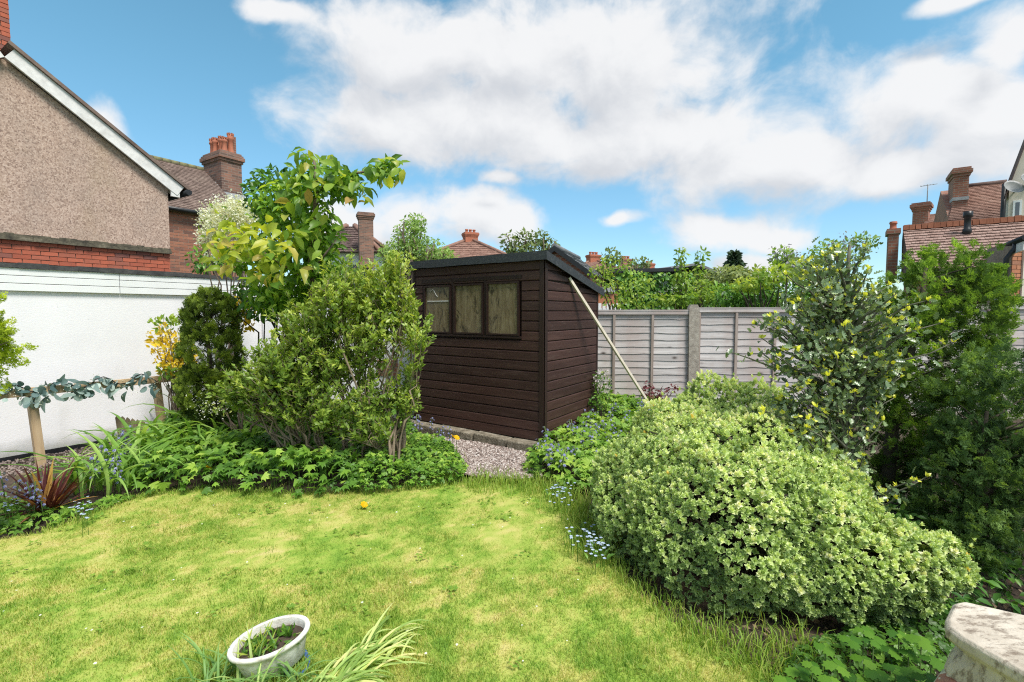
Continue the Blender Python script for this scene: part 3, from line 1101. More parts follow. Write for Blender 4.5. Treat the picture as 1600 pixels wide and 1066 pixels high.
def plank(x0, x1, y0, z0, z1, parent, side=False, top=None):
    """a shiplap board: its lower edge stands proud and is scooped at the top; local x runs along the board"""
    h = z1 - z0
    prof = [(.0, .0), (-.014, .0), (-.017, .006), (-.016, h * .86), (-.013, h * .9), (-.006, h * .955), (0, h)]
    m = MB()
    L_ = x1 - x0
    if top is None:
        m.prism([(0, y, z) for y, z in prof], (L_, 0, 0))
    else:
        t0, t1 = top
        A = [(0, y, min(z, t0)) for y, z in prof]; B = [(L_, y, min(z, t1)) for y, z in prof]
        n = len(A)
        m.v += A + B; m.f += [list(range(n)), list(range(2 * n - 1, n - 1, -1))]; m.s += [False, False]
        for i in range(n):
            j = (i + 1) % n
            m.f.append([i, n + i, n + j, j]); m.s.append(False)
    o = m.build('plank', M['shed_wood'], parent)
    if side:
        o.rotation_euler = (R_.uniform(-.004, .004), R_.uniform(-.0015, .0015), math.pi / 2)
        o.location = (0, x0, z0)
    else:
        o.rotation_euler = (R_.uniform(-.004, .004), R_.uniform(-.0015, .0015), 0)
        o.location = (x0, y0, z0)
    return o


for i in range(NB):
    z0 = i * PITCHB; z1 = min(z0 + PITCHB - .003, HF)
    if z1 - z0 < .02: continue
    if z1 > wz0 + .01 and z0 < wz1 - .02:
        plank(-SW + .02, wx0 - .03, 0, z0, z1, shed)
        plank(wx1 + .03, -.05, 0, z0, z1, shed)
    else:
        plank(-SW + .02, -.05, 0, z0, z1, shed)
    # right-hand side, cut to the roof slope
    if z0 < HB:
        t = None
        if z1 > HB - .05: t = (roof_z(.03) - z0, roof_z(SD) - z0)
        plank(.03, SD, 0, z0, z1, shed, side=True, top=t)
    else:
        ye = (HF - z0) / (HF - HB) * SD
        if ye > .15: plank(.03, ye, 0, z0, z1, shed, side=True, top=(roof_z(.03) - z0, .004))
# carcass behind the boards
m = MB()
q = [(-SW + .01, .02), (-.01, .02), (-.01, SD - .01), (-SW + .01, SD - .01)]
v = [(x, y, 0) for x, y in q] + [(x, y, roof_z(y) - .012) for x, y in q]
m.v += v; m.f += [[0, 3, 2, 1], [4, 5, 6, 7], [0, 1, 5, 4], [1, 2, 6, 5], [2, 3, 7, 6], [3, 0, 4, 7]]; m.s += [False] * 6
m.build('carcass', M['shed_trim'], shed)
m = MB(); m.box((-.052, -.026, -.01), (.004, .0, HF - .005)); m.build('corner_trim', M['shed_trim'], shed, bevel=.003)
m = MB(); m.box((.0165, -.022, -.01), (.024, .032, HF - .01)); m.build('corner_trim', M['shed_trim'], shed, bevel=.002)
m = MB(); m.box((-SW - .003, -.026, -.01), (-SW + .04, .0, HF - .005)); m.build('corner_trim', M['shed_trim'], shed, bevel=.003)
m = MB(); m.box((.002, SD - .03, -.01), (.022, SD + .012, HB - .01)); m.build('corner_trim', M['shed_trim'], shed, bevel=.003)
m = MB(); m.box((wx0 - .05, -.024, wz1 + .03), (wx1 + .03, -.003, wz1 + .075)); m.build('window_head', M['shed_rail'], shed, bevel=.003)
m = MB(); m.box((wx0 - .05, -.03, wz0 - .035), (wx1 + .03, -.003, wz0 - .008)); m.build('window_sill', M['shed_rail'], shed, bevel=.003)
for i, (xl, xr, z0, z1) in enumerate(wins):
    z0, z1 = wz0, wz1 + (z1 - wz1) * .4
    fr = MB()
    t = .024
    fr.box((xl, -.034, z0), (xl + t, .0, z1)); fr.box((xr - t, -.034, z0), (xr, .0, z1))
    fr.box((xl + t, -.033, z1 - t), (xr - t, .0, z1)); fr.box((xl + t, -.033, z0), (xr - t, .0, z0 + t * .8))
    wo = fr.build('window', M['shed_trim'], shed)
    pn = MB(); pn.box((xl + t, -.012, z0 + t * .8), (xr - t, -.004, z1 - t)); pn.build('pane', M['dirty_pane'], wo)
    if i == 0:
        sh = MB(); sh.box((xl + .06, -.02, z0 + (z1 - z0) * .66), (xr - t - .004, -.0125, z0 + (z1 - z0) * .68)); sh.build('shelf_edge', M['white_paint'], wo)
        cw = MB(); cw.tube([(xl + .1 + .028 * k, -.016, z1 - .1 + .05 * math.sin(k * .9)) for k in range(6)], .004, 5); cw.build('cable', M['white_paint'], wo)
for x in [(wins[0][1] + wins[1][0]) / 2, (wins[1][1] + wins[2][0]) / 2]:
    m = MB(); m.box((x - .02, -.02, wz0), (x + .02, -.002, wz1 + .03)); m.build('mullion', M['shed_trim'], shed)
# roof: felted boards and upstand trims, over-hanging all round
OV, OF = .06, .07
m = MB()
for (dz0, dz1, e) in ((.0, .03, 0),):
    x0, x1, y0, y1 = -SW - .2, OV, -OF, SD + .09
    v = [(x0, y0, roof_z(y0) + dz0), (x1, y0, roof_z(y0) + dz0), (x1, y1, roof_z(y1) + dz0), (x0, y1, roof_z(y1) + dz0)]
    v += [(a, b, c + dz1 - dz0) for a, b, c in v]
    m.v += v; m.f += [[0, 3, 2, 1], [4, 5, 6, 7], [0, 1, 5, 4], [1, 2, 6, 5], [2, 3, 7, 6], [3, 0, 4, 7]]; m.s += [False] * 6
roof = m.build('roof', M['felt'], shed)
rf0 = roof_z(y0)
m = MB()
nseg = 14
for k in range(nseg):
    xa = x0 - .01 + (x1 - x0 + .02) * k / nseg; xb = x0 - .01 + (x1 - x0 + .02) * (k + 1) / nseg
    m.box((xa, y0 - .012, rf0 - .055 + R_.uniform(-.003, .003)), (xb, y0 - .001, rf0 + .042))
m.build('front_trim', M['felt'], shed)
m = MB(); m.prism([(x1 + .001, y0 - .012, rf0 - .055), (x1 + .001, y1, roof_z(y1) - .05), (x1 + .001, y1, roof_z(y1) + .04), (x1 + .001, y0 - .012, rf0 + .042)], (.012, 0, 0)); m.build('side_trim', M['felt'], shed)
m = MB(); m.box((-SW - .15, .2, roof_z(0) + .045), (-SW + .35, .8, roof_z(0) + .0455)); 

# stones the shed stands on
plinth = thing('stone_plinth', 'row of weathered sandstone blocks under the front of the shed', 'plinth', (c0.x, c0.y, 0), SH_ROT)
xs = [-SW - .12, -1.55, -.93, -.42, .09]
for i in range(len(xs) - 1):
    m = MB(); m.box((xs[i] + .006, -.16 + R_.uniform(-.015, .015), -.05), (xs[i + 1] - .006, .1, .122 + R_.uniform(-.008, .004)), jit=.007, rng=R_)
    m.build('stone', M['stone'], plinth, bevel=.014)
for (ya, yb) in ((.11, .7), (.72, SD)):
    m = MB(); m.box((-.2, ya, -.05), (.06, yb, .12), jit=.006, rng=R_); m.build('stone', M['stone'], plinth, bevel=.012)
m = MB(); m.box((-SW, .1, -.05), (-.22, SD, .118)); m.build('slab', M['concrete'], plinth)

# timber pole leaning on the shed roof edge
pt = P(889, 434, 5.82); pb = P(1021, 642, 6.55)
dv = (pb - pt).normalized(); pb2 = pb + dv * ((.0 - pb.z) / dv.z)
pole = MB(); pole.bar((0, 0, 0), pt - pb2, .034, .03)
po = pole.build('timber_pole', M['pale_pole']); po.location = pb2
tag(po, 'long pale timber pole leaning against the shed roof edge', 'pole')

# ------------------------------------------------------------------ fence
FY0, FY1 = 7.72, 7.3


def fence_pt(px):
    d = ray(px, 488)
    # the line from (x=1, FY0) to (x=9, FY1)
    k = (FY1 - FY0) / 8.0
    Y = (FY0 - k) / (1 - k * d.x)
    return Vector((d.x * Y, Y, 0))


FROT = math.atan2(FY1 - FY0, 8.0)
posts_px = [895, 1085, 1277, 1474, 1677]
labels = ['grey weathered lap fence panel next to the shed, partly behind the leaning pole',
          'grey weathered lap fence panel just beyond the concrete post, above the pale shrub',
          'grey lap fence panel mostly hidden behind the holly',
          'grey lap fence panel behind the dark cypress at the picture edge']
SLAT = {}
for i in range(4):
    a = fence_pt(posts_px[i]); b = fence_pt(posts_px[i + 1])
    ln = (b - a).length - .1
    u = (b - a).normalized()
    ztop = [1.62, 1.655, 1.68, 1.70][i]
    pn = thing('lap_fence', labels[i], 'fence', a + u * .05, FROT, 'lap fence bays along the boundary')
    rows = 14; hh = (ztop - .07) / rows
    for r in range(rows):
        m = MB()
        n = 10
        w0 = [R_.uniform(-.008, .008) for _ in range(n + 1)]
        for k in range(n):
            xa, xb = ln * k / n, ln * (k + 1) / n
            za, zb = w0[k], w0[k + 1]
            v = [(xa, -.012, za), (xb, -.012, zb), (xb, .0, hh * 1.12), (xa, .0, hh * 1.12), (xa, -.003, za), (xb, -.003, zb), (xb, .006, hh * 1.12), (xa, .006, hh * 1.12)]
            s0 = len(m.v); m.v += v
            m.f += [[s0, s0 + 1, s0 + 2, s0 + 3], [s0 + 4, s0 + 7, s0 + 6, s0 + 5], [s0, s0 + 4, s0 + 5, s0 + 1]]; m.s += [False] * 3
        o = m.build('slat', M['fence_wood'], pn); o.location = (0, 0, .05 + r * hh)
    for fx in (.012, 1 / 3, 2 / 3, .988):
        x = ln * fx
        m = MB(); m.box((x - .019, -.04, .02), (x + .019, -.014, ztop - .055)); m.build('batten', M['fence_batten'], pn)
    m = MB(); m.box((0, -.045, ztop - .055), (ln, .03, ztop - .0)); m.build('top_rail', M['fence_wood'], pn)
    m = MB(); m.box((0, -.05, ztop + .001), (ln, .04, ztop + .02)); m.build('capping', M['fence_wood'], pn)
    m = MB(); m.box((0, -.03, -.08), (ln, .02, .05)); m.build('gravel_board', M['far_brick'] if i == 0 else M['concrete'], pn)
plabels = ['concrete fence post hidden by the shed back corner', 'lichen-spotted concrete fence post between the two open fence panels',
           'concrete fence post behind the holly trunk', 'concrete fence post behind the dark cypress', 'concrete fence post beyond the picture edge']
for i, px in enumerate(posts_px[:4]):
    a = fence_pt(px)
    m = MB(); m.prism([(-.08, -.065, -.1), (.08, -.065, -.1), (.08, -.065, 1.64), (.05, -.065, 1.7), (-.05, -.065, 1.7), (-.08, -.065, 1.64)], (0, .12, 0))
    o = m.build('fence_post', M['concrete']); o.location = (a.x, a.y, .02 * i); o.rotation_euler = (.0, -.012, FROT)
    tag(o, plabels[i], 'fence post', 'concrete fence posts')

# ------------------------------------------------------------------ houses beyond the fence, right of the plot


def stack(parent, p, sx, sy, h, rotz, mat, cap=True, pots=0, r=.11, ph=.4):
    """stack in world axes; parent must be an unturned root"""
    off = parent.location
    Mx = Matrix.Translation(Vector(p) - off) @ Matrix.Rotation(rotz, 4, 'Z')
    m = MB(); m.box((-sx / 2, -sy / 2, 0), (sx / 2, sy / 2, h)); o = m.build('chimney', mat, parent); o.matrix_local = Mx
    if cap:
        m = MB()
        for e, a, b in ((.03, h - .26, h - .18), (.06, h - .18, h - .1), (.09, h - .1, h + .02), (.05, h + .02, h + .08)):
            m.box((-sx / 2 - e, -sy / 2 - e, a), (sx / 2 + e, sy / 2 + e, b))
        m.build('cap', mat, o)
    for k in range(pots):
        t = (k + .5) / pots - .5
        if sx >= sy: pot(o, t * sx * .9, 0, h + .06, r, ph, M['terracotta'], crown=False)
        else: pot(o, 0, t * sy * .9, h + .06, r, ph, M['terracotta'], crown=False)
    return o


# low tiled range with red ridge
xr = P(1500, 349, 11.0)
ext = thing('tiled_outhouse', 'low house range with brown plain tiles, orange ridge and black soil pipe behind the cypress', 'house', (xr.x, xr.y, 0), SH_ROT)
rz = xr.z
xl = on_plane(ext, 1411, 357, 0)[0]; xrr = on_plane(ext, 1640, 345, 0)[0]
yE = -1.9; zE = rz - 1.15
m = MB(); m.box((xl + .05, yE + .15, 0), (xrr, -.2, zE - .05)); m.build('wall', M['far_brick'], ext)
tiles(ext, (xl, yE, zE), (xrr, yE, zE), (xrr, 0, rz - .06), (xl, 0, rz - .06), 15, 34, M['tile_pink'], lift=.03)
m = MB(); m.prism([(xl, yE, zE - .03), (xl, 0, rz - .07), (xl, .12, rz - .3), (xl, -.1, zE - .03)], (xrr - xl, 0, 0)); m.build('roof', M['tile_dark'], ext)
nr = 22
for k in range(nr):
    x = xl + (xrr - xl) * k / nr; w = (xrr - xl) / nr
    m = MB(); m.box((x + .004, -.1, rz - .07), (x + w - .004, .1, rz + .05 + R_.uniform(-.006, .006)), jit=.005, rng=R_); m.build('ridge_tile', M['ridge_red'], ext)
xp, zp = on_plane(ext, 1511, 362, -.45)
m = MB(); m.lathe([(.06, -.5), (.06, .0), (.08, .02), (.08, .1), (.06, .12), (.06, .34), (.085, .36), (.085, .48), (.05, .48)], (xp, -.45, zp - .05), 12); m.build('soil_pipe', M['gutter'], ext)
xq = on_plane(ext, 1402, 360, 0)[0]
m = MB(); m.box((xq - .17, -.25, rz - 1.3), (xq + .02, .25, rz - .16)); st_ = m.build('chimney', M['far_brick'], ext)
m = MB(); m.box((xq - .21, -.29, rz - .16), (xq + .05, .29, rz - .04)); m.build('cap', M['far_brick'], st_)
pot(st_, xq - .08, 0, rz - .04, .08, .2, M['terracotta'], crown=False)

# brick block at the right edge with gutter and down pipe
blk = thing('brick_outhouse', 'orange brick outhouse corner with black gutter and down pipe at the picture edge', 'outhouse', P(1576, 470, 8.7).xy.to_3d(), math.radians(10))
bx0 = 0.0
ztb = on_plane(blk, 1588, 384, 0)[1]
m = MB(); m.box((.02, .015, 0), (2.6, .4, ztb)); m.build('wall', M['mortar'], blk)
brick_field(blk, .02, .7, 1.55, ztb - .02, .012, M['brick_orange'])
m = MB(); m.box((.24, -.03, .5), (.6, .0, ztb)); m.build('pier', M['cream'], blk)
ga = P(1541, 397, 9.9) - blk.location; gb = P(1603, 371, 8.3) - blk.location
Rm = Matrix.Rotation(-math.radians(10), 3, 'Z')
ga, gb = Rm @ ga, Rm @ gb
m = MB(); m.tube([ga, gb], .055, 8); m.build('gutter', M['gutter'], blk)
m = MB(); m.bar(ga + Vector((.05, .05, -.13)), gb + Vector((.05, .05, -.13)), .03, .16); m.build('fascia', M['white_paint'], blk)
gm_ = ga.lerp(gb, .78)
m = MB(); m.tube([gm_, gm_ + Vector((-.02, -.0, -.12)), gm_ + Vector((-.1, .06, -.3)), gm_ + Vector((-.1, .06, -1.4))], .04, 8); m.build('down_pipe', M['gutter'], blk)
m = MB(); m.box((-.2, .04, 1.62), (.0, .09, 1.9)); m.build('window', M['lead'], blk)

# taller house with cream gable
mh = thing('cream_gable_house', 'tall house with cream gable, faded red tiled roof and satellite dishes at the picture edge', 'house', P(1574, 345, 15.0).xy.to_3d(), SH_ROT)
off = mh.location
x0g = 0.0
zg = on_plane(mh, 1576, 292, 0)[1]; xt, ztt = on_plane(mh, 1600, 232, 0)
sl_ = (ztt - zg) / max(xt - x0g, .01)
m = MB(); m.prism([(0, 0, 0), (3.4, 0, 0), (3.4, 0, zg), (1.7, 0, zg + sl_ * 1.7), (0, 0, zg)], (0, .3, 0)); m.build('gable_wall', M['cream'], mh)
m = MB()
for s_ in (1, -1):
    p0 = Vector((1.7 - s_ * 1.8, -.12, zg - sl_ * .1 + .05)); p1 = Vector((1.7, -.12, zg + sl_ * 1.7 + .05))
    m.prism([p0, p0 + Vector((0, 0, .1)), p1 + Vector((0, 0, .1)), p1], (0, .45, 0))
m.build('gable_coping', M['tile_dark'], mh)
wx_, wzt = on_plane(mh, 1583, 314, 0); wx2, wzb = on_plane(mh, 1595, 344, 0)
m = MB(); m.box((wx_, -.03, wzb), (wx2, .0, wzt)); wn = m.build('window', M['white_pvc'], mh)
m = MB(); m.box((wx_ + .05, -.034, wzb + .06), (wx2 - .05, -.0305, wzt - .06)); m.build('pane', M['glass'], wn)
yR = 2.3
rl, rzz = on_plane(mh, 1514, 292, yR + 1.2); re_, ezz = on_plane(mh, 1480, 346, yR - 1.4)
ridge_l = (on_plane(mh, 1496, 292, yR + 1.2)[0], yR + 1.2, rzz); ridge_r = (.6, yR + 1.2, rzz)
ea_l = (re_, yR - 1.4, ezz - .1); ea_r = (.6, yR - 1.4, ezz - .1)
tiles(mh, ea_l, ea_r, ridge_r, ridge_l, 24, 30, M['tile_red'], lift=.025)
m = MB(); m.prism([(re_ + .1, yR - 1.3, 0), (re_ + .1, yR - 1.3, ezz - .15), (re_ + .1, yR + 1.2, rzz - .05), (re_ + .1, yR + 3.6, ezz - .15), (re_ + .1, yR + 3.6, 0)], (-re_ + .3, 0, 0)); m.build('wall', M['far_brick'], mh)
m = MB(); m.tube([Vector(ridge_l) + Vector((-.1, 0, .03)), Vector(ridge_r) + Vector((0, 0, .03))], .09, 8); m.build('ridge', M['tile_dark'], mh)
m = MB(); m.tube([Vector(ea_l) + Vector((0, -.05, -.04)), Vector(ea_r) + Vector((0, -.05, -.04))], .05, 8); m.build('gutter', M['gutter'], mh)
m = MB(); m.tube([(-.12, -.05, zg + .1), (-.12, -.05, zg - 2.0)], .06, 8); m.build('down_pipe', M['gutter'], mh)
for (px, py, rr) in ((1581, 294, 14), (1606, 281, 12)):
    x, z = on_plane(mh, px, py, -.45)
    r = rr / FPX * 15.0
    m = MB(); m.lathe([(r * t, r * .28 * t * t) for t in (0.02, .3, .55, .8, 1.0)] + [(r * .97, r * .28 - .01), (r * .6, r * .28 * .36 - .015), (.01, -.015)], (0, 0, 0), 16, 1.0, .75)
    o = m.build('satellite_dish', M['grey_dish'], mh); o.location = (x, -.45, z); o.rotation_euler = (math.radians(68), math.radians(12), math.radians(25))
    m = MB(); m.tube([(x, -.42, z), (x + .1, -.2, z - .05), (x + .15, .02, z - .05)], .025, 6); m.build('dish_arm', M['metal'], mh)
cxl, czt = on_plane(mh, 1482, 268, yR - .3); cxr, _ = on_plane(mh, 1515, 268, yR - .3)
czb = on_plane(mh, 1500, 345, yR - .3)[1]
wch = (cxr - cxl)
m = MB(); m.box((cxl + wch * .28, yR - .3, czb - .3), (cxr, yR + .75, czt)); st_ = m.build('chimney', M['far_brick'], mh)
m = MB()
for e, a, b in ((.03, -.22, -.12), (.08, -.12, .0), (.04, .0, .08)):
    m.box((cxl + wch * .28 - e, yR - .3 - e, czt + a), (cxr + e, yR + .75 + e, czt + b))
m.build('cap', M['far_brick'], st_)
zl = on_plane(mh, 1500, 311, yR - .3)[1]
m = MB(); m.box((cxl + wch * .26, yR - .33, zl - .05), (cxr + .02, yR + .76, zl + .07)); m.build('lead_flashing', M['lead'], st_)

# further house: chimney with an aerial
fh = thing('distant_brick_house', 'small far brick house with aerial on its chimney, right of the holly top', 'house', P(1447, 345, 21.0).xy.to_3d(), math.radians(-46))
pz = on_plane(fh, 1462, 334, .6)[1]; qz = on_plane(fh, 1462, 352, -1)[1]
xl_, xr_ = 0.0, 1.9
tiles(fh, (xl_, -1, qz), (xr_, -1, qz), (xr_, .6, pz), (xl_, .6, pz), 12, 16, M['tile_red'])
m = MB(); m.prism([(xl_, -1, 0), (xl_, -1, qz - .05), (xl_, .6, pz - .03), (xl_, 2.2, qz), (xl_, 2.2, 0)], (xr_ - xl_, 0, 0)); m.build('wall', M['far_brick'], fh)
zc = on_plane(fh, 1440, 321, -.2)[1]
m = MB(); m.box((-.42, -.4, 0), (.1, .2, zc)); so_ = m.build('chimney', M['far_brick'], fh)
m = MB()
for e, a, b in ((.03, -.26, -.18), (.06, -.18, -.1), (.1, -.1, .03), (.05, .03, .09)): m.box((-.42 - e, -.4 - e, zc + a), (.1 + e, .2 + e, zc + b))
m.build('cap', M['far_brick'], so_)
m = MB(); m.tube([(0, 0, zc), (0, 0, zc + .9)], .018, 5); m.tube([(-.25, 0, zc + .85), (.3, .1, zc + .88)], .012, 5)
for k in range(5): m.tube([(-.22 + .1 * k, -.14, zc + .85), (-.22 + .1 * k, .18, zc + .88)], .01, 4)
m.build('aerial', M['metal'], so_)

# ------------------------------------------------------------------ far roofs beyond the shed


def hip_house(label, px, py, Y, half_px, drop_px, wall_mat, roof_mat, ridge_px=0, chim=None, pots=2, rows=14):
    """hipped roof with its top at (px, py); half_px = half width of the eaves, drop_px = eaves below the top"""
    k = Y / FPX
    top = P(px, py, Y); hw = half_px * k; dz = drop_px * k; rl = ridge_px * k
    h = thing('hip_roof_house', label, 'house', (top.x, top.y, 0), 0, 'far houses beyond the shed')
    ze = top.z - dz
    m = MB(); m.box((-hw + .4, -hw + .4, 0), (hw - .4, hw - .4, ze)); w = m.build('wall', wall_mat, h)
    A = [(-hw, -hw, ze), (hw, -hw, ze), (hw, hw, ze), (-hw, hw, ze)]
    r0, r1 = (-rl, 0, top.z), (rl, 0, top.z)
    m = MB(); m.poly([A[0], A[1], r1, r0]); m.poly([A[1], A[2], r1]); m.poly([A[2], A[3], r0, r1]); m.poly([A[3], A[0], r0]); m.poly(A[::-1])
    ro = m.build('roof', roof_mat, h)
    for (e0, e1, a, b) in ((A[0], A[1], r1, r0), (A[1], A[2], r1, r1), (A[3], A[0], r0, r0)):
        tiles(h, e0, e1, a, b, rows, rows + 6, roof_mat, lift=.05)
    m = MB()
    for (e, r) in ((A[0], r0), (A[1], r1), (A[2], r1), (A[3], r0)):
        m.tube([Vector(e) + Vector((0, 0, .06)), Vector(r) + Vector((0, 0, .06))], .14, 6)
    m.build('hip_ridge', M['tile_red'], h)
    for i in (-1, 1):
        m = MB(); m.box((i * hw * .45 - .6, -hw + .34, ze - 1.9), (i * hw * .45 + .6, -hw + .41, ze - .5)); wo = m.build('window', M['white_pvc'], h)
        for j in (-1, 1):
            m = MB(); m.box((i * hw * .45 + j * .28 - .24, -hw + .32, ze - 1.8), (i * hw * .45 + j * .28 + .24, -hw + .335, ze - .6)); m.build('pane', M['glass'], wo)
    if chim:
        cxp, wpx, cy0, cy1, mat, dy = chim
        pc = P(cxp, cy1, Y + dy); hh = (cy1 - cy0) * (Y + dy) / FPX; ww_ = wpx * (Y + dy) / FPX
        stack(h, pc - Vector((0, 0, 1.0)), ww_, ww_ * .7, hh + 1.0, .4, mat, pots=pots, r=ww_ * .13, ph=ww_ * .28)
    return h


hip_house('white house with brown hipped roof and tall plain chimney behind the leafy cherry', 548, 354, 27, 62, 47, M['white_wall'], M['tile_dark'], 6, (572, 21, 337, 388, M['stack_brick'], -2.4), 0)
hip_house('far house with red-brown hipped roof and chimney pots showing above the shed roof', 734, 375, 38, 92, 50, M['white_wall'], M['tile_red'], 2, (735, 20, 366, 380, M['terracotta'], 0), 3)
hip_house('far house with red hipped roof just right of the shed roof end', 927, 407, 55, 52, 26, M['far_brick'], M['tile_red'], 2, (927, 18, 400, 410, M['terracotta'], 0), 3)
hip_house('distant grey roofed house, second chimney right of the shed', 977, 413, 62, 42, 22, M['cream'], M['tile_brown'], 2, (977, 17, 406, 416, M['far_brick'], 0), 3)
hip_house('most distant red roofed house, third chimney right of the shed', 1014, 419, 68, 40, 20, M['cream'], M['tile_red'], 3, (1014, 14, 413, 421, M['terracotta'], 0), 3)

# neighbour's small slate roof peeping over the shed
nb = thing('slate_outbuilding', 'small grey slate roofed outbuilding with dark bargeboard just behind the shed roof', 'outbuilding', P(868, 440, 10.5).xy.to_3d(), math.radians(-20))
z1 = P(862, 389, 10.5).z; z0 = P(905, 430, 10.5).z
m = MB(); m.prism([(-.75, 0, 0), (.75, 0, 0), (.75, 0, z0), (0, 0, z1), (-.75, 0, z0)], (0, 2.2, 0)); m.build('wall', M['far_brick'], nb)
for s_ in (-1, 1):
    a0, b0 = Vector((s_ * .85, -.1, z0 - .02)), Vector((0, -.1, z1 + .04))
    tiles(nb, a0, a0 + Vector((0, 2.4, 0)), b0 + Vector((0, 2.4, 0)), b0, 9, 10, M['slate'])
    m = MB(); m.prism([a0 - Vector((0, .03, .1)), a0 - Vector((0, .03, -.02)), b0 - Vector((0, .03, -.02)), b0 - Vector((0, .03, .1))], (0, .05, 0)); m.build('bargeboard', M['gutter'], nb)
m = MB(); m.tube([(0, -.12, z1 + .05), (0, 2.35, z1 + .05)], .06, 7); m.build('ridge', M['slate'], nb)

# flat-roofed outbuilding under ivy
a_ = P(943, 470, 12.2); b_ = P(1112, 470, 13.4)
ivb = thing('ivy_outbuilding', 'ivy covered outbuilding with thin black flat roof beyond the fence', 'outbuilding', (a_.x, a_.y, 0), math.atan2(b_.y - a_.y, b_.x - a_.x))
lni = (b_ - a_).xy.length
zi = P(1000, 427, 12.7).z
m = MB(); m.box((0, 0, 0), (lni, 2.5, zi - .05)); m.build('wall', M['white_wall'], ivb)
m = MB(); m.prism([(-.2, -.3, zi - .07), (lni * .62, -.3, zi + .06), (lni * .62, -.3, zi + .14), (-.2, -.3, zi + .03)], (0, 2.9, 0)); m.build('roof', M['gutter'], ivb)
m = MB(); m.prism([(lni * .55, -.2, zi + .1), (lni * .8, -.2, zi + .24), (lni + .2, -.2, zi - .02), (lni + .2, -.2, zi + .05), (lni * .8, -.2, zi + .3), (lni * .55, -.2, zi + .16)], (0, 2.8, 0)); m.build('gable_roof', M['slate'], ivb)

# small white picket gate and orange wall seen in the gap by the shed
wb = thing('orange_wall', 'short orange brick wall glimpsed between shed corner and fence', 'wall', P(945, 470, 10.2).xy.to_3d(), 0)
zw = P(945, 459, 10.2).z
m = MB(); m.box((-.35, 0, 0), (.28, .2, zw)); m.build('wall', M['brick_orange'], wb)
m = MB(); m.box((-.38, -.04, zw + .03), (.2, .24, zw + .14)); m.build('coping', M['lead'], wb)
pk = thing('picket_screen', 'low white picket screen in front of the orange wall', 'picket screen', P(945, 480, 9.8).xy.to_3d(), 0)
zk = P(945, 474, 9.8).z
for k in range(7):
    m = MB(); m.box((-.3 + k * .085, 0, 0), (-.24 + k * .085, .02, zk - .01 * (k % 2))); m.build('picket', M['white_pvc'], pk)
m = MB(); m.box((-.32, .021, zk - .16), (.33, .04, zk - .1)); m.build('rail', M['white_pvc'], pk)

# ------------------------------------------------------------------ rail with eucalyptus garland by the garage
p1 = G(64, 722, 0); p2 = P(252, 650, 6.0)
rail = thing('timber_rail', 'low new timber rail on leaning posts in front of the white garage', 'rail', (p1.x, p1.y, 0))
t1 = P(47, 606, p1.y - .02); t2 = P(243, 588, 5.98)
b2 = p2.copy(); b2.z = 0
m = MB(); m.bar(p1 + Vector((0, 0, -.05)), t1, .075, .075, up=(.5, .8, 0)); m.build('post', M['new_timber'], rail, world=True, bevel=.003)
m = MB(); m.bar(b2 + Vector((.02, 0, -.05)), t2, .075, .075, up=(.5, .8, 0)); m.build('post', M['new_timber'], rail, world=True, bevel=.003)
rd = (t2 - t1).normalized()
ra, rb_ = t1 - rd * 1.6, t2 + rd * .5
ofs = Vector((.05, -.04, -.035))
for (u, w) in ((ra, t1.lerp(t2, .3)), (t1.lerp(t2, .303), rb_)):
    m = MB(); m.bar(u + ofs, w + ofs, .035, .085); m.build('rail_board', M['new_timber_x'], rail, world=True, bevel=.003)

# garland
gar = thing('eucalyptus_garland', 'grey-green eucalyptus garland draped along the timber rail', 'garland', (p1.x, p1.y, t1.z))
M['euca'] = leaf_mat('eucalyptus_leaf', [(0, (.045, .085, .085)), (.4, (.09, .14, .135)), (.75, (.19, .26, .245)), (1, (.33, .4, .37))], .5, .15, .3, by_object=True, gain=1.4)
M['tiny_white'] = leaf_mat('tiny_white_flower', [(0, (.62, .65, .5)), (1, (.85, .85, .78))], .7, .2, .2, gain=1)


def leaf_mesh_set(name, mat, variants):
    out = []
    for tv, tf in variants:
        fm = FM(); fm.add(tv, tf, .5); out.append(fm.mesh(name, mat, smooth=True))
    return out


def round_leaf(bend):
    pts = [(0, 0, 0)]; tr = []
    k = 9
    for i in range(k):
        a = math.pi * 2 * i / k - math.pi / 2
        pts.append((.42 * math.cos(a), .5 + .5 * math.sin(a), bend * (math.cos(a) ** 2) - bend * .6 * (.5 + .5 * math.sin(a)) ** 2))
    pts[0] = (0, .5, 0)
    for i in range(k): tr.append((0, 1 + i, 1 + (i + 1) % k))
    return fan(pts, tr)


def long_leaf(bend, w=.16, n=6):
    pts, tr = [], []
    for i in range(n + 1):
        t = i / n; ww_ = w * math.sin(math.pi * (t * .92 + .04)) ** .8
        y, z = t, -bend * t * t; x = bend * .3 * math.sin(t * 3)
        pts += [(x - ww_, y, z + .02), (x + ww_, y, z + .02)]
    for i in range(n):
        a = 2 * i; tr += [(a, a + 1, a + 3), (a, a + 3, a + 2)]
    return fan(pts, tr)


EU = leaf_mesh_set('leaf', M['euca'], [round_leaf(.12), round_leaf(-.1), long_leaf(.35), long_leaf(.6), round_leaf(.2)])
rng = np.random.default_rng(11)


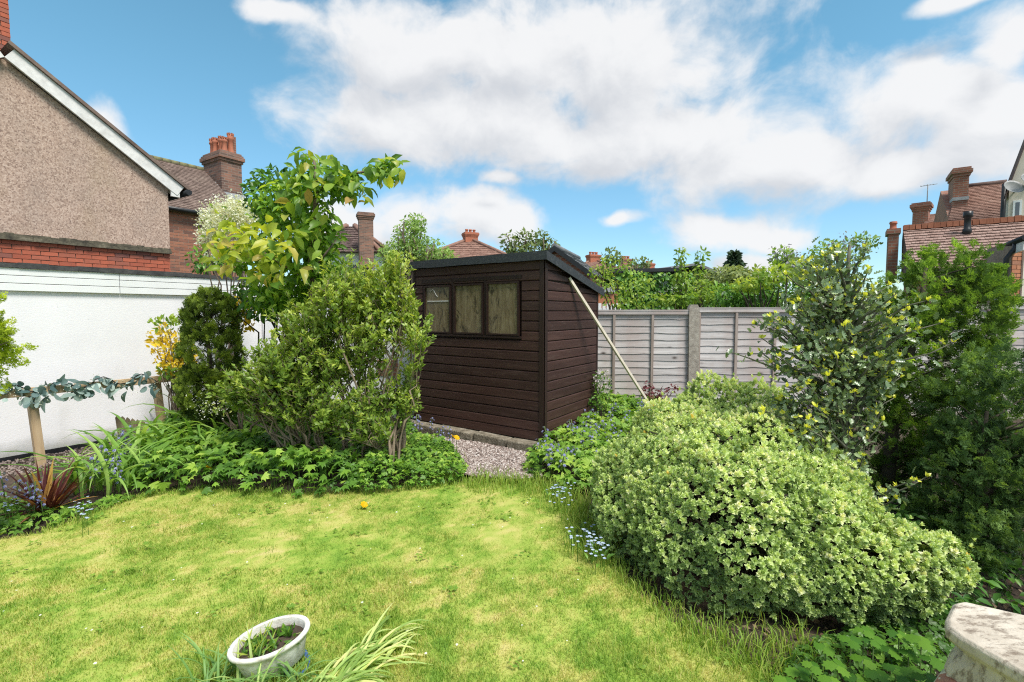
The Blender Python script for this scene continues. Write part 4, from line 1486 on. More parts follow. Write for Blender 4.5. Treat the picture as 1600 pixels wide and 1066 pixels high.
def leaf_obj(parent, meshes, p, d, n, s, name='leaf'):
    """one leaf as an object of its own, in world axes under an unturned root"""
    d = Vector(d).normalized(); n = Vector(n)
    x = d.cross(n)
    if x.length < 1e-3: x = d.cross(Vector((.3, .7, .2)))
    x.normalize(); z = x.cross(d)
    r = parent
    while r.parent: r = r.parent
    p = Vector(p) - r.location
    sx, sy, sz = (s if isinstance(s, tuple) else (s, s, s))
    Mx = Matrix((x * sx, d * sy, z * sz)).transposed().to_4x4(); Mx.translation = p
    o = bpy.data.objects.new(name, meshes[int(rng.integers(len(meshes)))] if isinstance(meshes, list) else meshes)
    o.parent = parent
    o.matrix_local = Mx
    COL.objects.link(o)
    return o


span = (t2 - t1)
gp = []
for i in range(31):
    t = -.18 + 1.36 * i / 30
    gp.append(t1 + span * t + Vector((.06 + rng.normal() * .015, -.07 + rng.normal() * .015, -.0 + .045 * math.sin(i * .9) + rng.normal() * .012)))
m = MB(); m.tube(gp, .006, 5); m.build('stem', M['gutter'], gar, world=True)
for i in range(190):
    t = rng.random(); k = min(int(t * 30), 29); b = gp[k].lerp(gp[k + 1], t * 30 - k)
    if t < .48 and rng.random() < .25: pass
    elif t > .62 and rng.random() < .45: continue
    if rng.random() < .45: b = b + Vector((rng.normal() * .03, -.03, -float(rng.random()) * .13))
    d = Vector((rng.normal() * .6, -.35 + rng.normal() * .4, -.35 + rng.normal() * .65))
    n = Vector((.45 + rng.normal() * .4, -.7, .35 + rng.normal() * .4))
    if rng.random() < .62: leaf_obj(gar, [EU[0], EU[1], EU[4]], b, d, n, float(rng.uniform(.05, .095)))
    else: leaf_obj(gar, [EU[2], EU[3]], b, d, n, float(rng.uniform(.09, .16)))
fm = FM()
n_ = 900
ii = rng.integers(0, 30, n_)
pp = np.array([tuple(gp[i]) for i in ii]) + np.stack([rng.normal(size=n_) * .05, -.03 + rng.normal(size=n_) * .035, -.06 + rng.normal(size=n_) * .055], 1)
sel = np.sin(ii * 1.3) > .0
fm.scatter(LEAF2, pp[sel], rand_dirs(rng, sel.sum()), rand_dirs(rng, sel.sum()), .014, rng.random(sel.sum()))
fm.build('tiny_blossom', M['tiny_white'], gar, 'stuff')

# stubby rounded stakes of the border edging
stk_ = [((34, 775), .1, .19), ((106, 768), .085, .16)]
edg = thing('stake_edging', 'two stubby rounded wooden edging stakes behind the red spiky plant', 'edging', G(34, 772).xy.to_3d())
for (pq, w, h) in stk_:
    b = G(*pq)
    m = MB(); m.prism([(-w / 2, 0, -.05), (w / 2, 0, -.05), (w / 2, 0, h * .8), (w * .28, 0, h), (-w * .28, 0, h), (-w / 2, 0, h * .8)], (0, .04, 0))
    o = m.build('stake', M['old_stake'], edg, bevel=.006); o.location = b - edg.location; o.rotation_euler = (0, 0, .4)
pe = thing('picket_edging', 'little row of pointed wooden pickets below the rail by the garage', 'picket edging', P(190, 690, 5.75).xy.to_3d())
for k in range(6):
    b = P(190 + k * 7.5, 690, 5.75 + k * .03); b.z = 0
    zt_ = P(190 + k * 7, 648 + k * 2.6, 5.75).z
    m = MB(); m.prism([(-.022, 0, -.05), (.022, 0, -.05), (.022, 0, zt_ - .03), (0, 0, zt_), (-.022, 0, zt_ - .03)], (0, .02, 0))
    o = m.build('picket', M['old_stake'], pe); o.location = b - pe.location; o.rotation_euler = (0, -.08, .8)

# ------------------------------------------------------------------ carved stone pedestal, bottom right


def mat_camo():
    m, nt, bs, out = new_mat('painted_body')
    v = coords(nt, (1, 1, .6))
    vo = N(nt, 'TexNoise', Scale=9.0, Detail=1.0, Distortion=.8); nt.links.new(v, vo.inputs['Vector'])
    r = N(nt, 'ValToRGB'); r.color_ramp.interpolation = 'CONSTANT'
    st = [(0, (.36, .15, .11)), (.4, (.66, .58, .48)), (.46, (.4, .43, .31)), (.58, (.66, .58, .48)), (.64, (.36, .15, .11))]
    while len(r.color_ramp.elements) < len(st): r.color_ramp.elements.new(.5)
    for e, (p_, c_) in zip(r.color_ramp.elements, st): e.position = p_; e.color = (*c_, 1)
    nt.links.new(vo.outputs['Fac'], r.inputs[0])
    c = mixc(nt, ramp(nt, [(.5, (0, 0, 0)), (.8, (.6, .6, .6))], tnoise(nt, v, 20, 5)), r.outputs[0], (.35, .3, .24))
    nt.links.new(c, bs.inputs['Base Color']); bs.inputs['Roughness'].default_value = .8
    return m


def mat_pale_stone():
    m, nt, bs, out = new_mat('pale_stone')
    v = coords(nt)
    c = ramp(nt, [(.25, (.3, .25, .19)), (.5, (.5, .44, .36)), (.75, (.66, .6, .51))], tnoise(nt, v, 5, 5))
    v2 = coords(nt, (1, 2.2, 1))
    fl = ramp(nt, [(.5, (0, 0, 0)), (.6, (.8, .8, .8))], tnoise(nt, v2, 13, 7, .74))
    c = mixc(nt, fl, c, (.14, .1, .07))
    nt.links.new(c, bs.inputs['Base Color']); bs.inputs['Roughness'].default_value = .9
    bump(nt, bs, tnoise(nt, v, 34, 5), .5, .01)
    return m


M['painted_body'] = mat_camo(); M['pale_stone'] = mat_pale_stone()
ZP = .55
pc_ = Vector((1.75, 1.33, 0))
pd = thing('stone_pedestal', 'pale flaking stone pedestal with green and brown painted body at the corner', 'pedestal', pc_)
HEX = [Vector(q) - pc_.xy for q in ((1.55, 1.12), (1.452, 1.50), (1.458, 1.56), (1.49, 1.60), (1.60, 1.692), (1.645, 1.705), (2.0, 1.5), (2.05, 1.10), (1.75, .95))]
m = MB()
rings = [(.5, ZP - .17), (.54, ZP - .15), (.66, ZP - .115), (.82, ZP - .08), (.81, ZP - .07), (.94, ZP - .055), (.985, ZP - .04), (.985, ZP - .014), (.95, ZP), (.9, ZP - .003)]
for k, z in rings:
    sh_ = max(0.0, (.85 - k)) / .35
    m.v += [(q.x * k - .13 * sh_, q.y * k + .12 * sh_, z + R_.uniform(-.002, .002)) for q in HEX]
nh = len(HEX)
for i in range(len(rings) - 1):
    for j in range(nh):
        j2 = (j + 1) % nh; m.f.append([i * nh + j2, i * nh + j, (i + 1) * nh + j, (i + 1) * nh + j2]); m.s.append(False)
m.f.append([(len(rings) - 1) * nh + j for j in reversed(range(nh))]); m.s.append(False)
m.build('top_slab', M['pale_stone'], pd, bevel=.006)
m = MB(); m.lathe([(.17, -.03), (.17, .03), (.13, .06), (.16, .12), (.21, .2), (.225, .27), (.2, .34), (.15, .39)], (-.13, .12, 0), 24); m.build('body', M['painted_body'], pd)

# ================================================================== planting
M['bark'] = noise_mat('bark', [(.3, (.08, .06, .045)), (.6, (.17, .13, .1)), (.8, (.27, .22, .17))], 12, .9, .7, 40)
M['twig'] = noise_mat('twig', [(.3, (.16, .12, .085)), (.7, (.32, .25, .18))], 10, .85, .3)
M['dark_stem'] = noise_mat('dark_stem', [(.3, (.035, .03, .02)), (.7, (.08, .065, .045))], 10, .9, .3)
M['holly_bark'] = noise_mat('holly_bark', [(.3, (.07, .075, .05)), (.7, (.17, .165, .12))], 14, .85, .4)
M['green_stem'] = noise_mat('green_stem', [(.3, (.08, .13, .04)), (.7, (.14, .2, .06))], 8, .7, 0)

M['hebe'] = leaf_mat('hebe_leaf', [(0, (.06, .095, .045)), (.3, (.145, .205, .078)), (.6, (.275, .345, .135)), (.85, (.41, .45, .225)), (.97, (.54, .55, .32)), (1, (.5, .38, .1))], .5, .22, .3, gain=1.85)
M['cypress'] = leaf_mat('cypress_spray', [(0, (.022, .04, .01)), (.4, (.058, .1, .018)), (.75, (.115, .175, .028)), (1, (.2, .27, .045))], .6, .36, .2, gain=2.9)
M['cypress_dark'] = leaf_mat('dark_cypress_spray', [(0, (.018, .036, .013)), (.5, (.042, .075, .024)), (1, (.1, .15, .04))], .6, .36, .2, gain=2.8)
M['thuja'] = leaf_mat('thuja_spray', [(0, (.02, .035, .008)), (.5, (.07, .1, .015)), (1, (.18, .22, .03))], .65, .3, .2, gain=2.6)
M['gold_conifer'] = leaf_mat('gold_conifer_spray', [(0, (.12, .17, .015)), (.5, (.3, .36, .03)), (1, (.52, .54, .07))], .6, .3, .2)
M['holly'] = leaf_mat('holly_leaf', [(0, (.055, .085, .04)), (.5, (.105, .15, .07)), (.78, (.2, .25, .13)), (.85, (.42, .46, .04)), (1, (.6, .56, .07))], .3, .2, .75, gain=2.05)
M['cherry'] = leaf_mat('cherry_leaf', [(0, (.07, .15, .02)), (.45, (.13, .24, .03)), (.8, (.24, .35, .045)), (.93, (.32, .36, .06)), (1, (.4, .25, .09))], .38, .4, .4, by_object=True, gain=1.25)
M['cherry_gold'] = leaf_mat('cherry_gold_leaf', [(0, (.22, .33, .03)), (.5, (.37, .43, .05)), (.9, (.47, .47, .06)), (1, (.5, .4, .1))], .4, .4, .4, by_object=True, gain=1.15)
M['cherry_mass'] = leaf_mat('cherry_mass', [(0, (.05, .12, .015)), (.5, (.13, .24, .03)), (1, (.3, .38, .05))], .4, .42, .4)
M['ivy'] = leaf_mat('ivy_leaf', [(0, (.025, .07, .015)), (.5, (.07, .16, .025)), (1, (.18, .29, .04))], .4, .25, .35)
M['lime'] = leaf_mat('lime_leaf', [(0, (.09, .18, .025)), (.5, (.2, .31, .045)), (1, (.38, .44, .09))], .5, .4, .3, gain=1.3)
M['privet'] = leaf_mat('privet_leaf', [(0, (.045, .085, .015)), (.4, (.095, .155, .025)), (.75, (.17, .235, .04)), (1, (.29, .33, .065))], .38, .32, .4)
M['birch'] = leaf_mat('birch_leaf', [(0, (.075, .13, .03)), (.5, (.14, .22, .055)), (1, (.24, .33, .1))], .5, .35, .3)
M['far_leaf'] = leaf_mat('far_leaf', [(0, (.05, .075, .03)), (.5, (.1, .14, .05)), (1, (.18, .21, .085))], .6, .3, .2)
M['far_fir'] = leaf_mat('far_fir', [(0, (.018, .035, .022)), (1, (.05, .08, .045))], .7, .1, .2)
M['white_bloom'] = leaf_mat('white_bloom', [(0, (.6, .62, .5)), (.6, (.82, .82, .76)), (1, (.88, .88, .86))], .7, .3, .2, gain=1.05)
M['pink_bloom'] = leaf_mat('pink_bloom', [(0, (.55, .45, .5)), (1, (.8, .74, .76))], .7, .3, .2, gain=1.05)
M['lilac_bloom'] = leaf_mat('lilac_bloom', [(0, (.22, .2, .32)), (1, (.42, .38, .52))], .7, .3, .2, gain=1.05)
M['yellow_leaf'] = leaf_mat('yellow_leaf', [(0, (.5, .36, .02)), (.6, (.72, .52, .03)), (1, (.8, .68, .12))], .5, .35, .3, gain=1.05)
M['bluebell'] = leaf_mat('bluebell_flower', [(0, (.16, .17, .4)), (.6, (.28, .3, .56)), (1, (.46, .48, .7))], .6, .3, .2, gain=1.05)
M['forget_me_not'] = leaf_mat('forget_me_not_flower', [(0, (.33, .43, .72)), (1, (.6, .68, .85))], .6, .3, .2, gain=1.05)
M['poppy'] = leaf_mat('poppy_petal', [(0, (.76, .45, .01)), (1, (.82, .58, .02))], .6, .35, .2, gain=1.05)
M['geranium'] = leaf_mat('geranium_leaf', [(0, (.03, .075, .012)), (.45, (.07, .15, .02)), (.8, (.135, .235, .03)), (1, (.24, .33, .055))], .42, .3, .35)
M['daylily'] = leaf_mat('daylily_leaf', [(0, (.07, .15, .025)), (.5, (.13, .235, .045)), (1, (.24, .34, .09))], .4, .35, .4, by_object=True)
M['cordyline'] = leaf_mat('cordyline_leaf', [(0, (.035, .008, .008)), (.6, (.075, .018, .018)), (.86, (.12, .035, .03)), (.93, (.38, .2, .06)), (1, (.45, .27, .09))], .45, .25, .35, by_object=True)
M['crocosmia'] = leaf_mat('pale_strap_leaf', [(0, (.16, .24, .06)), (.5, (.28, .37, .12)), (.8, (.4, .44, .18)), (1, (.5, .45, .22))], .45, .35, .35, by_object=True)
M['blue_strap'] = leaf_mat('green_strap_leaf', [(0, (.07, .15, .04)), (.6, (.14, .24, .07)), (1, (.3, .37, .13))], .45, .35, .35, by_object=True)
M['columbine'] = leaf_mat('columbine_leaf', [(0, (.04, .12, .015)), (.6, (.085, .2, .02)), (1, (.14, .27, .03))], .5, .3, .3, by_object=True, gain=1.15)
M['purple_leaf'] = leaf_mat('purple_leaf', [(0, (.05, .012, .018)), (1, (.16, .05, .06))], .5, .25, .3)

SPRAYS = [spray(s) for s in (1, 2, 3)]
ROSES = [rosette(s) for s in (1, 2, 3)]
HOLLY = holly_leaf(); LEAF8 = leaf8(); LEAF8N = leaf8(.42, .2, .12); PALM = palmate(); PALM3 = palmate(3, 1.9, .5)


def rg(seed): return np.random.default_rng(seed)


def stems_to(mb, r, base, ends, r0, r1, sag=.06, wob=.06, n=6, sides=5):
    for e in ends:
        pts = limb(r, base if not isinstance(base, list) else base[int(r.integers(len(base)))], e, sag, wob, n)
        mb.tube(pts, [r0 + (r1 - r0) * i / n for i in range(n + 1)], sides)


# ------------------------------------------------------------------ pale domed hebe
def hebe():
    r = rg(21)
    bl = [(Vector((1.46, 3.3, .39)), .8, .82, .5), (Vector((1.5, 3.75, .46)), .6, .5, .43), (Vector((1.85, 3.98, .57)), .62, .5, .46),
          (Vector((1.35, 2.85, .3)), .62, .52, .46), (Vector((1.68, 2.72, .28)), .42, .4, .36), (Vector((1.03, 3.3, .26)), .42, .5, .36),
          blob(1385, 905, 2.5, 80, 58, .24), blob(1432, 872, 2.45, 64, 48, .22), blob(1470, 890, 2.4, 42, 42, .17), (Vector((1.7, 2.5, .2)), .36, .25, .24), (Vector((1.95, 2.42, .2)), .3, .2, .2)]
    t = thing('hebe_shrub', 'large pale green domed hebe shrub spilling over the lawn edge', 'shrub', (1.6, 3.2, 0))
    fm = FM()
    for shell, cnt, sc in ((.92, 37500, 1.0), (.8, 6500, 1.2)):
        p, o, idx = in_blobs(r, bl, cnt, shell)
        keep = drop_inside(p, bl, shell * .82, idx) & (p[:, 2] > .02)
        p, o = p[keep], o[keep]
        lump = .6 * vnoise3(p, 6, 31) + .4 * vnoise3(p, 13, 33) - .5
        p = p + o * (lump * .2 + .22 * (vnoise3(p, 2.7, 35) - .5))[:, None]
        kp = vnoise3(p, 6.5, 32) > .07
        p, o, lump = p[kp], o[kp], lump[kp]
        d = nrm(o + np.array([0, 0, .75]) + .35 * r.normal(size=o.shape))
        s = .033 * sc * r.uniform(.6, 1.45, len(p))
        stray = r.random(len(p)) < .035
        p = p + d * (stray * r.uniform(.02, .08, len(p)))[:, None]
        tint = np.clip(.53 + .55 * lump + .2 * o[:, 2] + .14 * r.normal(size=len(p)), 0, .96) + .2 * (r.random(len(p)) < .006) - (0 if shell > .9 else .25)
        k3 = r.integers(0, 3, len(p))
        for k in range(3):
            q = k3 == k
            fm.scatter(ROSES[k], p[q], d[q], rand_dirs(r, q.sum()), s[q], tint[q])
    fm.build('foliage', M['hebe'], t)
    mb = MB()
    ends, o, _ = in_blobs(r, bl, 170, .6)
    stems_to(mb, r, [Vector((1.5, 3.2, 0)), Vector((1.8, 3.1, 0)), Vector((1.3, 3.3, 0)), Vector((1.7, 2.7, 0)), Vector((2.1, 2.7, 0))], [Vector(e) for e in ends if e[2] > .05], .016, .004, .1, .08, 5, 4)
    mb.build('stems', M['dark_stem'], t, world=True)


hebe()


# ------------------------------------------------------------------ conifers
def conifer(name, label, cat, blobs, plumes, per, size, plen, mat, seed, up=.5, shell=.8, base=None, trunk_top=None, tr=.06, inner=.3, lump_amp=.2, width=.3, group=None):
    """feathery plumes standing out of the crown, each built of small flat sprays"""
    r = rg(seed)
    base = Vector(base)
    t = thing(name, label, cat, (base.x, base.y, 0), group=group)
    fm = FM()
    for sh, cnt, dk in ((shell, plumes, 0), (shell * .6, int(plumes * inner), .3)):
        p, o, idx = in_blobs(r, blobs, cnt, sh)
        keep = drop_inside(p, blobs, sh * .88, idx) & (p[:, 2] > .05)
        p, o = p[keep], o[keep]
        p = p + o * ((vnoise3(p, 3.0, seed) - .5) * lump_amp)[:, None]
        ax = nrm(o * .8 + np.array([0, 0, up]) + .3 * r.normal(size=o.shape))
        n = len(p)
        L_ = plen * r.uniform(.6, 1.35, n)
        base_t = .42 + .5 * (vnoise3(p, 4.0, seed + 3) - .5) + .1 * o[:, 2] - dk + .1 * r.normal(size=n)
        k = np.repeat(np.arange(n), per)
        u = r.random(len(k)) ** .8
        side = r.normal(size=(len(k), 3)); side = nrm(side - (side * ax[k]).sum(1)[:, None] * ax[k])
        q = p[k] + ax[k] * (L_[k] * (u - .55))[:, None] + side * (L_[k] * width * (1.05 - u) * r.random(len(k)))[:, None]
        d = nrm(ax[k] * .9 + side * (.9 - .5 * u)[:, None] + np.array([0, 0, .15]) + .2 * r.normal(size=(len(k), 3)))
        nn_ = nrm(np.cross(d, rand_dirs(r, len(k))))
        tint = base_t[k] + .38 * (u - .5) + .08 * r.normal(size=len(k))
        s = size * r.uniform(.65, 1.25, len(k))
        k3 = r.integers(0, 3, len(k))
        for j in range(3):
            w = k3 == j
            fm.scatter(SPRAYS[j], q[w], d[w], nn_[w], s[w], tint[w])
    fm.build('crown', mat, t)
    mb = MB()
    top = Vector(trunk_top) if trunk_top is not None else Vector((base.x, base.y, max(b[0][2] for b in blobs)))
    mb.tube(limb(r, base, top, 0, .02, 6), [tr * (1 - .8 * i / 6) for i in range(7)], 7)
    e, o, _ = in_blobs(r, blobs, 40, .5)
    for q in e:
        q = Vector(q); b0 = base.lerp(top, min(max((q.z - .15) / max(top.z, .1), .02), .95))
        mb.tube(limb(r, b0, q, .05, .05, 4), [.01, .008, .006, .004, .003], 4)
    mb.build('trunk', M['dark_stem'], t, world=True)
    return t


CYB = [blob(1465, 485, 3.9, 64, 72, .4), blob(1485, 428, 3.9, 40, 36, .26), blob(1440, 560, 3.85, 70, 86, .45), blob(1505, 520, 3.9, 46, 70, .34),
       blob(1450, 660, 3.8, 70, 88, .45), blob(1408, 620, 3.9, 34, 80, .28), blob(1512, 620, 3.8, 48, 80, .33), blob(1470, 770, 3.75, 68, 85, .4), blob(1535, 475, 3.95, 26, 46, .2), blob(1388, 700, 3.85, 40, 90, .3), blob(1400, 540, 4.0, 36, 70, .28)]
conifer('cypress_tree', 'tall dark green cypress tree behind the holly', 'tree', CYB, 850, 14, .068, .16, M['cypress'], 41, up=.45, inner=.6, base=(2.95, 3.75, 0), trunk_top=(3.3, 3.85, 2.0))
DKB = [blob(1575, 640, 3.1, 66, 90, .4), blob(1530, 740, 3.1, 60, 80, .4), blob(1590, 780, 2.95, 72, 86, .4), blob(1560, 870, 2.75, 66, 70, .35), blob(1500, 830, 3.1, 56, 66, .3), blob(1640, 700, 3.1, 70, 120, .4)]
conifer('dark_cypress_bush', 'low dark cypress bush at the picture edge behind the stone pedestal', 'bush', DKB, 580, 14, .06, .14, M['cypress_dark'], 43, up=.3, inner=.6, base=(3.05, 3.05, 0), tr=.05)
THB = [blob(331, 505, 5.4, 39, 46, .29), blob(330, 560, 5.4, 42, 60, .31), blob(328, 615, 5.4, 41, 50, .31), blob(328, 480, 5.4, 27, 24, .19)]
conifer('thuja_column', 'clipped dark olive columnar thuja in front of the white garage', 'conifer', THB, 540, 11, .07, .1, M['thuja'], 45, up=1.3, shell=.9, base=(P(330, 640, 5.4).x, 5.4, 0), tr=.05, lump_amp=.03, inner=.5)
GOB = [blob(-28, 475, 3.0, 16, 10, .1), blob(-24, 508, 3.0, 26, 9, .14), blob(-20, 533, 3.0, 30, 8, .15), blob(-28, 560, 3.0, 30, 9, .15), blob(-36, 590, 3.0, 28, 9, .15), blob(-55, 530, 3.0, 28, 60, .15), blob(-95, 560, 3.0, 42, 90, .2), blob(-110, 650, 3.0, 46, 70, .2), blob(-115, 750, 3.0, 45, 70, .2), blob(-95, 470, 3.0, 30, 60, .15)]
conifer('golden_conifer', 'bright yellow-green feathery conifer at the left picture edge', 'conifer', GOB, 230, 15, .06, .17, M['gold_conifer'], 47, up=.2, shell=.6, base=(P(-75, 640, 3.0).x, 3.0, 0), tr=.025, lump_amp=.0, inner=.15, width=.2)


# ------------------------------------------------------------------ holly
def holly():
    r = rg(51)
    YH = 3.3
    b0 = P(1322, 850, YH); b0.z = 0
    top = P(1328, 378, YH)
    t = thing('holly_tree', 'glossy holly tree with yellow new shoots and slim grey trunk', 'tree', (b0.x, b0.y, 0))
    mb = MB()
    tp = [b0, P(1318, 760, YH), P(1320, 640, YH), P(1314, 540, YH), P(1322, 450, YH), top]
    mb.tube(tp, [.034, .03, .027, .022, .016, .008], 8)
    bl = [blob(1300, 450, YH, 85, 50, .4), blob(1250, 520, YH, 72, 60, .4), blob(1370, 480, YH, 50, 60, .35), blob(1290, 560, YH, 90, 60, .42),
          blob(1230, 600, YH - .1, 48, 48, .3), blob(1370, 580, YH, 50, 60, .3), blob(1260, 660, YH - .1, 72, 45, .35), blob(1340, 690, YH, 62, 50, .35),
          blob(1400, 540, YH - .15, 35, 50, .2), blob(1360, 780, YH - .15, 50, 45, .25), blob(1290, 750, YH, 45, 40, .25), blob(1205, 485, YH, 30, 45, .2), blob(1225, 650, YH - .2, 42, 36, .25), blob(1400, 640, YH - .2, 34, 46, .2), blob(1300, 410, YH, 60, 28, .3)]
    fm = FM()
    ends, o, idx = in_blobs(r, bl, 205, .35)
    ends = np.concatenate([ends, np.array([tuple(P(1470, 505, YH - .3)), tuple(P(1448, 745, YH - .25)), tuple(P(1425, 752, YH - .3)), tuple(P(1135, 548, YH)), tuple(P(1490, 535, YH - .3))])])
    for e in ends:
        e = Vector(e)
        k = min(max((e.z - .15) / top.z - .12, .1), .92)
        i = int(k * 5); s0 = tp[i].lerp(tp[i + 1], k * 5 - i)
        pts = limb(r, s0, e, .0, .06, 5)
        mb.tube(pts, [.013, .011, .009, .007, .005, .003], 5)
        m_ = int(r.integers(17, 28))
        tt = r.uniform(.35, 1.05, m_)
        pp = []
        for q in tt:
            j = min(int(q * 5), 4); pp.append(tuple(pts[j].lerp(pts[j + 1], q * 5 - j)))
        pp = np.array(pp) + r.normal(size=(m_, 3)) * .028
        dd = np.array(tuple((pts[-1] - pts[-3]).normalized()))
        d = nrm(rand_dirs(r, m_) + dd * .5)
        nn_ = nrm(np.array([0, -.25, 1.0]) + .75 * r.normal(size=(m_, 3)))
        tint = np.clip(.4 + .24 * r.normal(size=m_), 0, .76)
        fm.scatter(HOLLY, pp, d, nn_, np.stack([.048 * r.uniform(.65, 1.25, m_)] * 3, 1) * np.array([.85, 1, 1]), tint)
        if r.random() < .85:      # bright new shoot at the tip
            c = int(r.integers(4, 8))
            d = nrm(dd * .5 + np.array([0, 0, .8]) + .5 * r.normal(size=(c, 3)))
            fm.scatter(LEAF8, np.repeat([tuple(e)], c, 0), d, rand_dirs(r, c), .034 * r.uniform(.7, 1.2, c), r.uniform(.86, 1, c))
        for _ in range(2):
            q = r.uniform(.55, .98); j = min(int(q * 5), 4); sp = pts[j].lerp(pts[j + 1], q * 5 - j); c = int(r.integers(3, 6))
            fm.scatter(LEAF4, np.repeat([tuple(sp + Vector((r.normal() * .02, r.normal() * .02, .03)))], c, 0), nrm(np.array([0, 0, .8]) + .6 * r.normal(size=(c, 3))), rand_dirs(r, c), .028 * r.uniform(.7, 1.2, c), r.uniform(.82, 1, c))
    mb.build('trunk', M['holly_bark'], t, world=True)
    fm.build('crown', M['holly'], t)


holly()


# ------------------------------------------------------------------ cherry with large single leaves
def cherry():
    r = rg(61)
    YC = 5.2
    b0 = P(515, 690, YC); b0.z = 0
    t = thing('cherry_tree', 'leafy young tree with large drooping leaves and one arm reaching over the shrub', 'tree', (b0.x, b0.y, 0))
    mb = MB()
    trunk = [b0, P(505, 600, YC), P(490, 500, YC), P(487, 420, YC), P(492, 350, YC), P(495, 290, YC), P(490, 245, YC)]
    mb.tube(trunk, [.06, .055, .05, .045, .036, .024, .01], 8)
    arm = [P(495, 300, YC), P(520, 280, YC), P(545, 272, YC), P(575, 268, YC), P(605, 262, YC)]
    mb.tube(arm, [.02, .016, .013, .01, .005], 6)
    low = [P(488, 440, YC), P(455, 420, YC - .1), P(420, 400, YC - .15), P(380, 375, YC - .2)]
    mb.tube(low, [.025, .02, .014, .006], 6)
    mb.tube([P(492, 420, YC), P(510, 395, YC - .1), P(525, 375, YC)], [.018, .012, .006], 6)
    crown = mb.build('trunk', M['bark'], t, world=True)
    big = leaf_mesh_set('leaf', M['cherry'], [leaf8(.52, .18, .1), leaf8(.48, .35, .12), leaf8(.56, .08, .06)])
    gold = leaf_mesh_set('leaf', M['cherry_gold'], [leaf8(.5, .22, .1), leaf8(.45, .3, .12)])
    # (x, y, half-width, half-height, leaves, gold share)
    clumps = [(490, 270, 40, 42, 62, .05), (465, 290, 30, 30, 26, .02), (515, 265, 26, 20, 20, .05), (545, 290, 28, 30, 28, .12), (600, 262, 34, 20, 36, .12),
              (565, 300, 22, 18, 12, .05), (485, 330, 42, 34, 46, .08), (505, 370, 28, 26, 24, .05), (372, 372, 50, 30, 105, .95), (430, 375, 42, 30, 74, .8),
              (410, 418, 44, 28, 64, .5), (460, 425, 26, 26, 26, .1), (345, 400, 28, 24, 34, .9), (478, 395, 20, 30, 16, .1)]
    for (x, y, rx, ry, n, gs) in clumps:
        for _ in range(int(n * .72)):
            a = r.uniform(0, 2 * math.pi); k = math.sqrt(r.random())
            c = P(x + rx * k * math.cos(a), y + ry * k * math.sin(a), YC + r.uniform(-.5, .3) - (.25 if gs > .4 else 0))
            d = Vector((r.normal() * .7, r.normal() * .7 - .2, -.45 + r.normal() * .55))
            n_ = Vector((r.normal() * .5 + .1, -.6 + r.normal() * .5, .75 + r.normal() * .4))
            leaf_obj(t, gold if r.random() < gs else big, c, d, n_, float(r.uniform(.11, .185)))
    # the smaller leaves further in
    fm = FM()
    bl = [blob(485, 300, YC + .1, 36, 55, .3), blob(440, 320, YC + .3, 40, 40, .3), blob(495, 370, YC + .1, 36, 36, .3), blob(540, 285, YC + .05, 30, 20, .25), blob(600, 264, YC, 28, 14, .2), blob(410, 400, YC + .1, 46, 30, .3), blob(440, 465, YC + .1, 55, 22, .3), blob(500, 430, YC + .1, 45, 40, .3)]
    p, o, _ = in_blobs(r, bl, 2600, .2)
    d = nrm(np.array([0, 0, -.5]) + .8 * r.normal(size=p.shape)); nn_ = nrm(np.array([0, -.4, .9]) + .6 * r.normal(size=p.shape))
    fm.scatter(LEAF8N, p, d, nn_, r.uniform(.07, .14, len(p)), np.clip(.4 + .25 * r.normal(size=len(p)), 0, 1))
    fm.build('crown', M['cherry_mass'], t, 'stuff')


cherry()


def ivy_mass(name, label, blobs, n, size, seed, base, mat='ivy', cat='ivy', tmpl=None, shell=.6, stem='dark_stem', tb=.4, trunk_r=.02, nst=14, droop=-.3, parts=('foliage', 'stems'), group=None):
    r = rg(seed)
    base = Vector(base)
    t = thing(name, label, cat, (base.x, base.y, 0), group=group)
    fm = FM()
    p, o, _ = in_blobs(r, blobs, n, shell)
    k = p[:, 2] > .02; p, o = p[k], o[k]
    d = nrm(o * .5 + np.array([0, 0, droop]) + .6 * r.normal(size=p.shape)); nn_ = nrm(o + np.array([0, -.2, .5]) + .5 * r.normal(size=p.shape))
    lump = vnoise(p[:, 0] * 4 + p[:, 2] * 3, p[:, 1] * 4 + p[:, 2] * 4, seed) - .5
    fm.scatter(tmpl or LEAF8, p, d, nn_, size * r.uniform(.6, 1.3, len(p)), tb + .6 * lump + .2 * r.normal(size=len(p)) + .12 * o[:, 2])
    fm.build(parts[0], M[mat], t)
    mb = MB()
    e, _, _ = in_blobs(r, blobs, nst, .1)
    stems_to(mb, r, base, [Vector(q) for q in e], trunk_r, trunk_r * .2, .06, .06, 6, 5)
    mb.build(parts[1], M[stem], t, world=True)
    return t


# dark ivy round the old stem behind the cherry
ivy_mass('ivy_clump', 'dark green ivy clump behind the cherry trunk', [blob(430, 305, 5.75, 46, 42, .3), blob(445, 360, 5.75, 40, 40, .3), blob(425, 465, 5.6, 62, 36, .3), blob(560, 470, 5.7, 40, 50, .25)], 1700, .085, 71, (P(450, 690, 5.75).x, 5.75, 0), tb=.3)


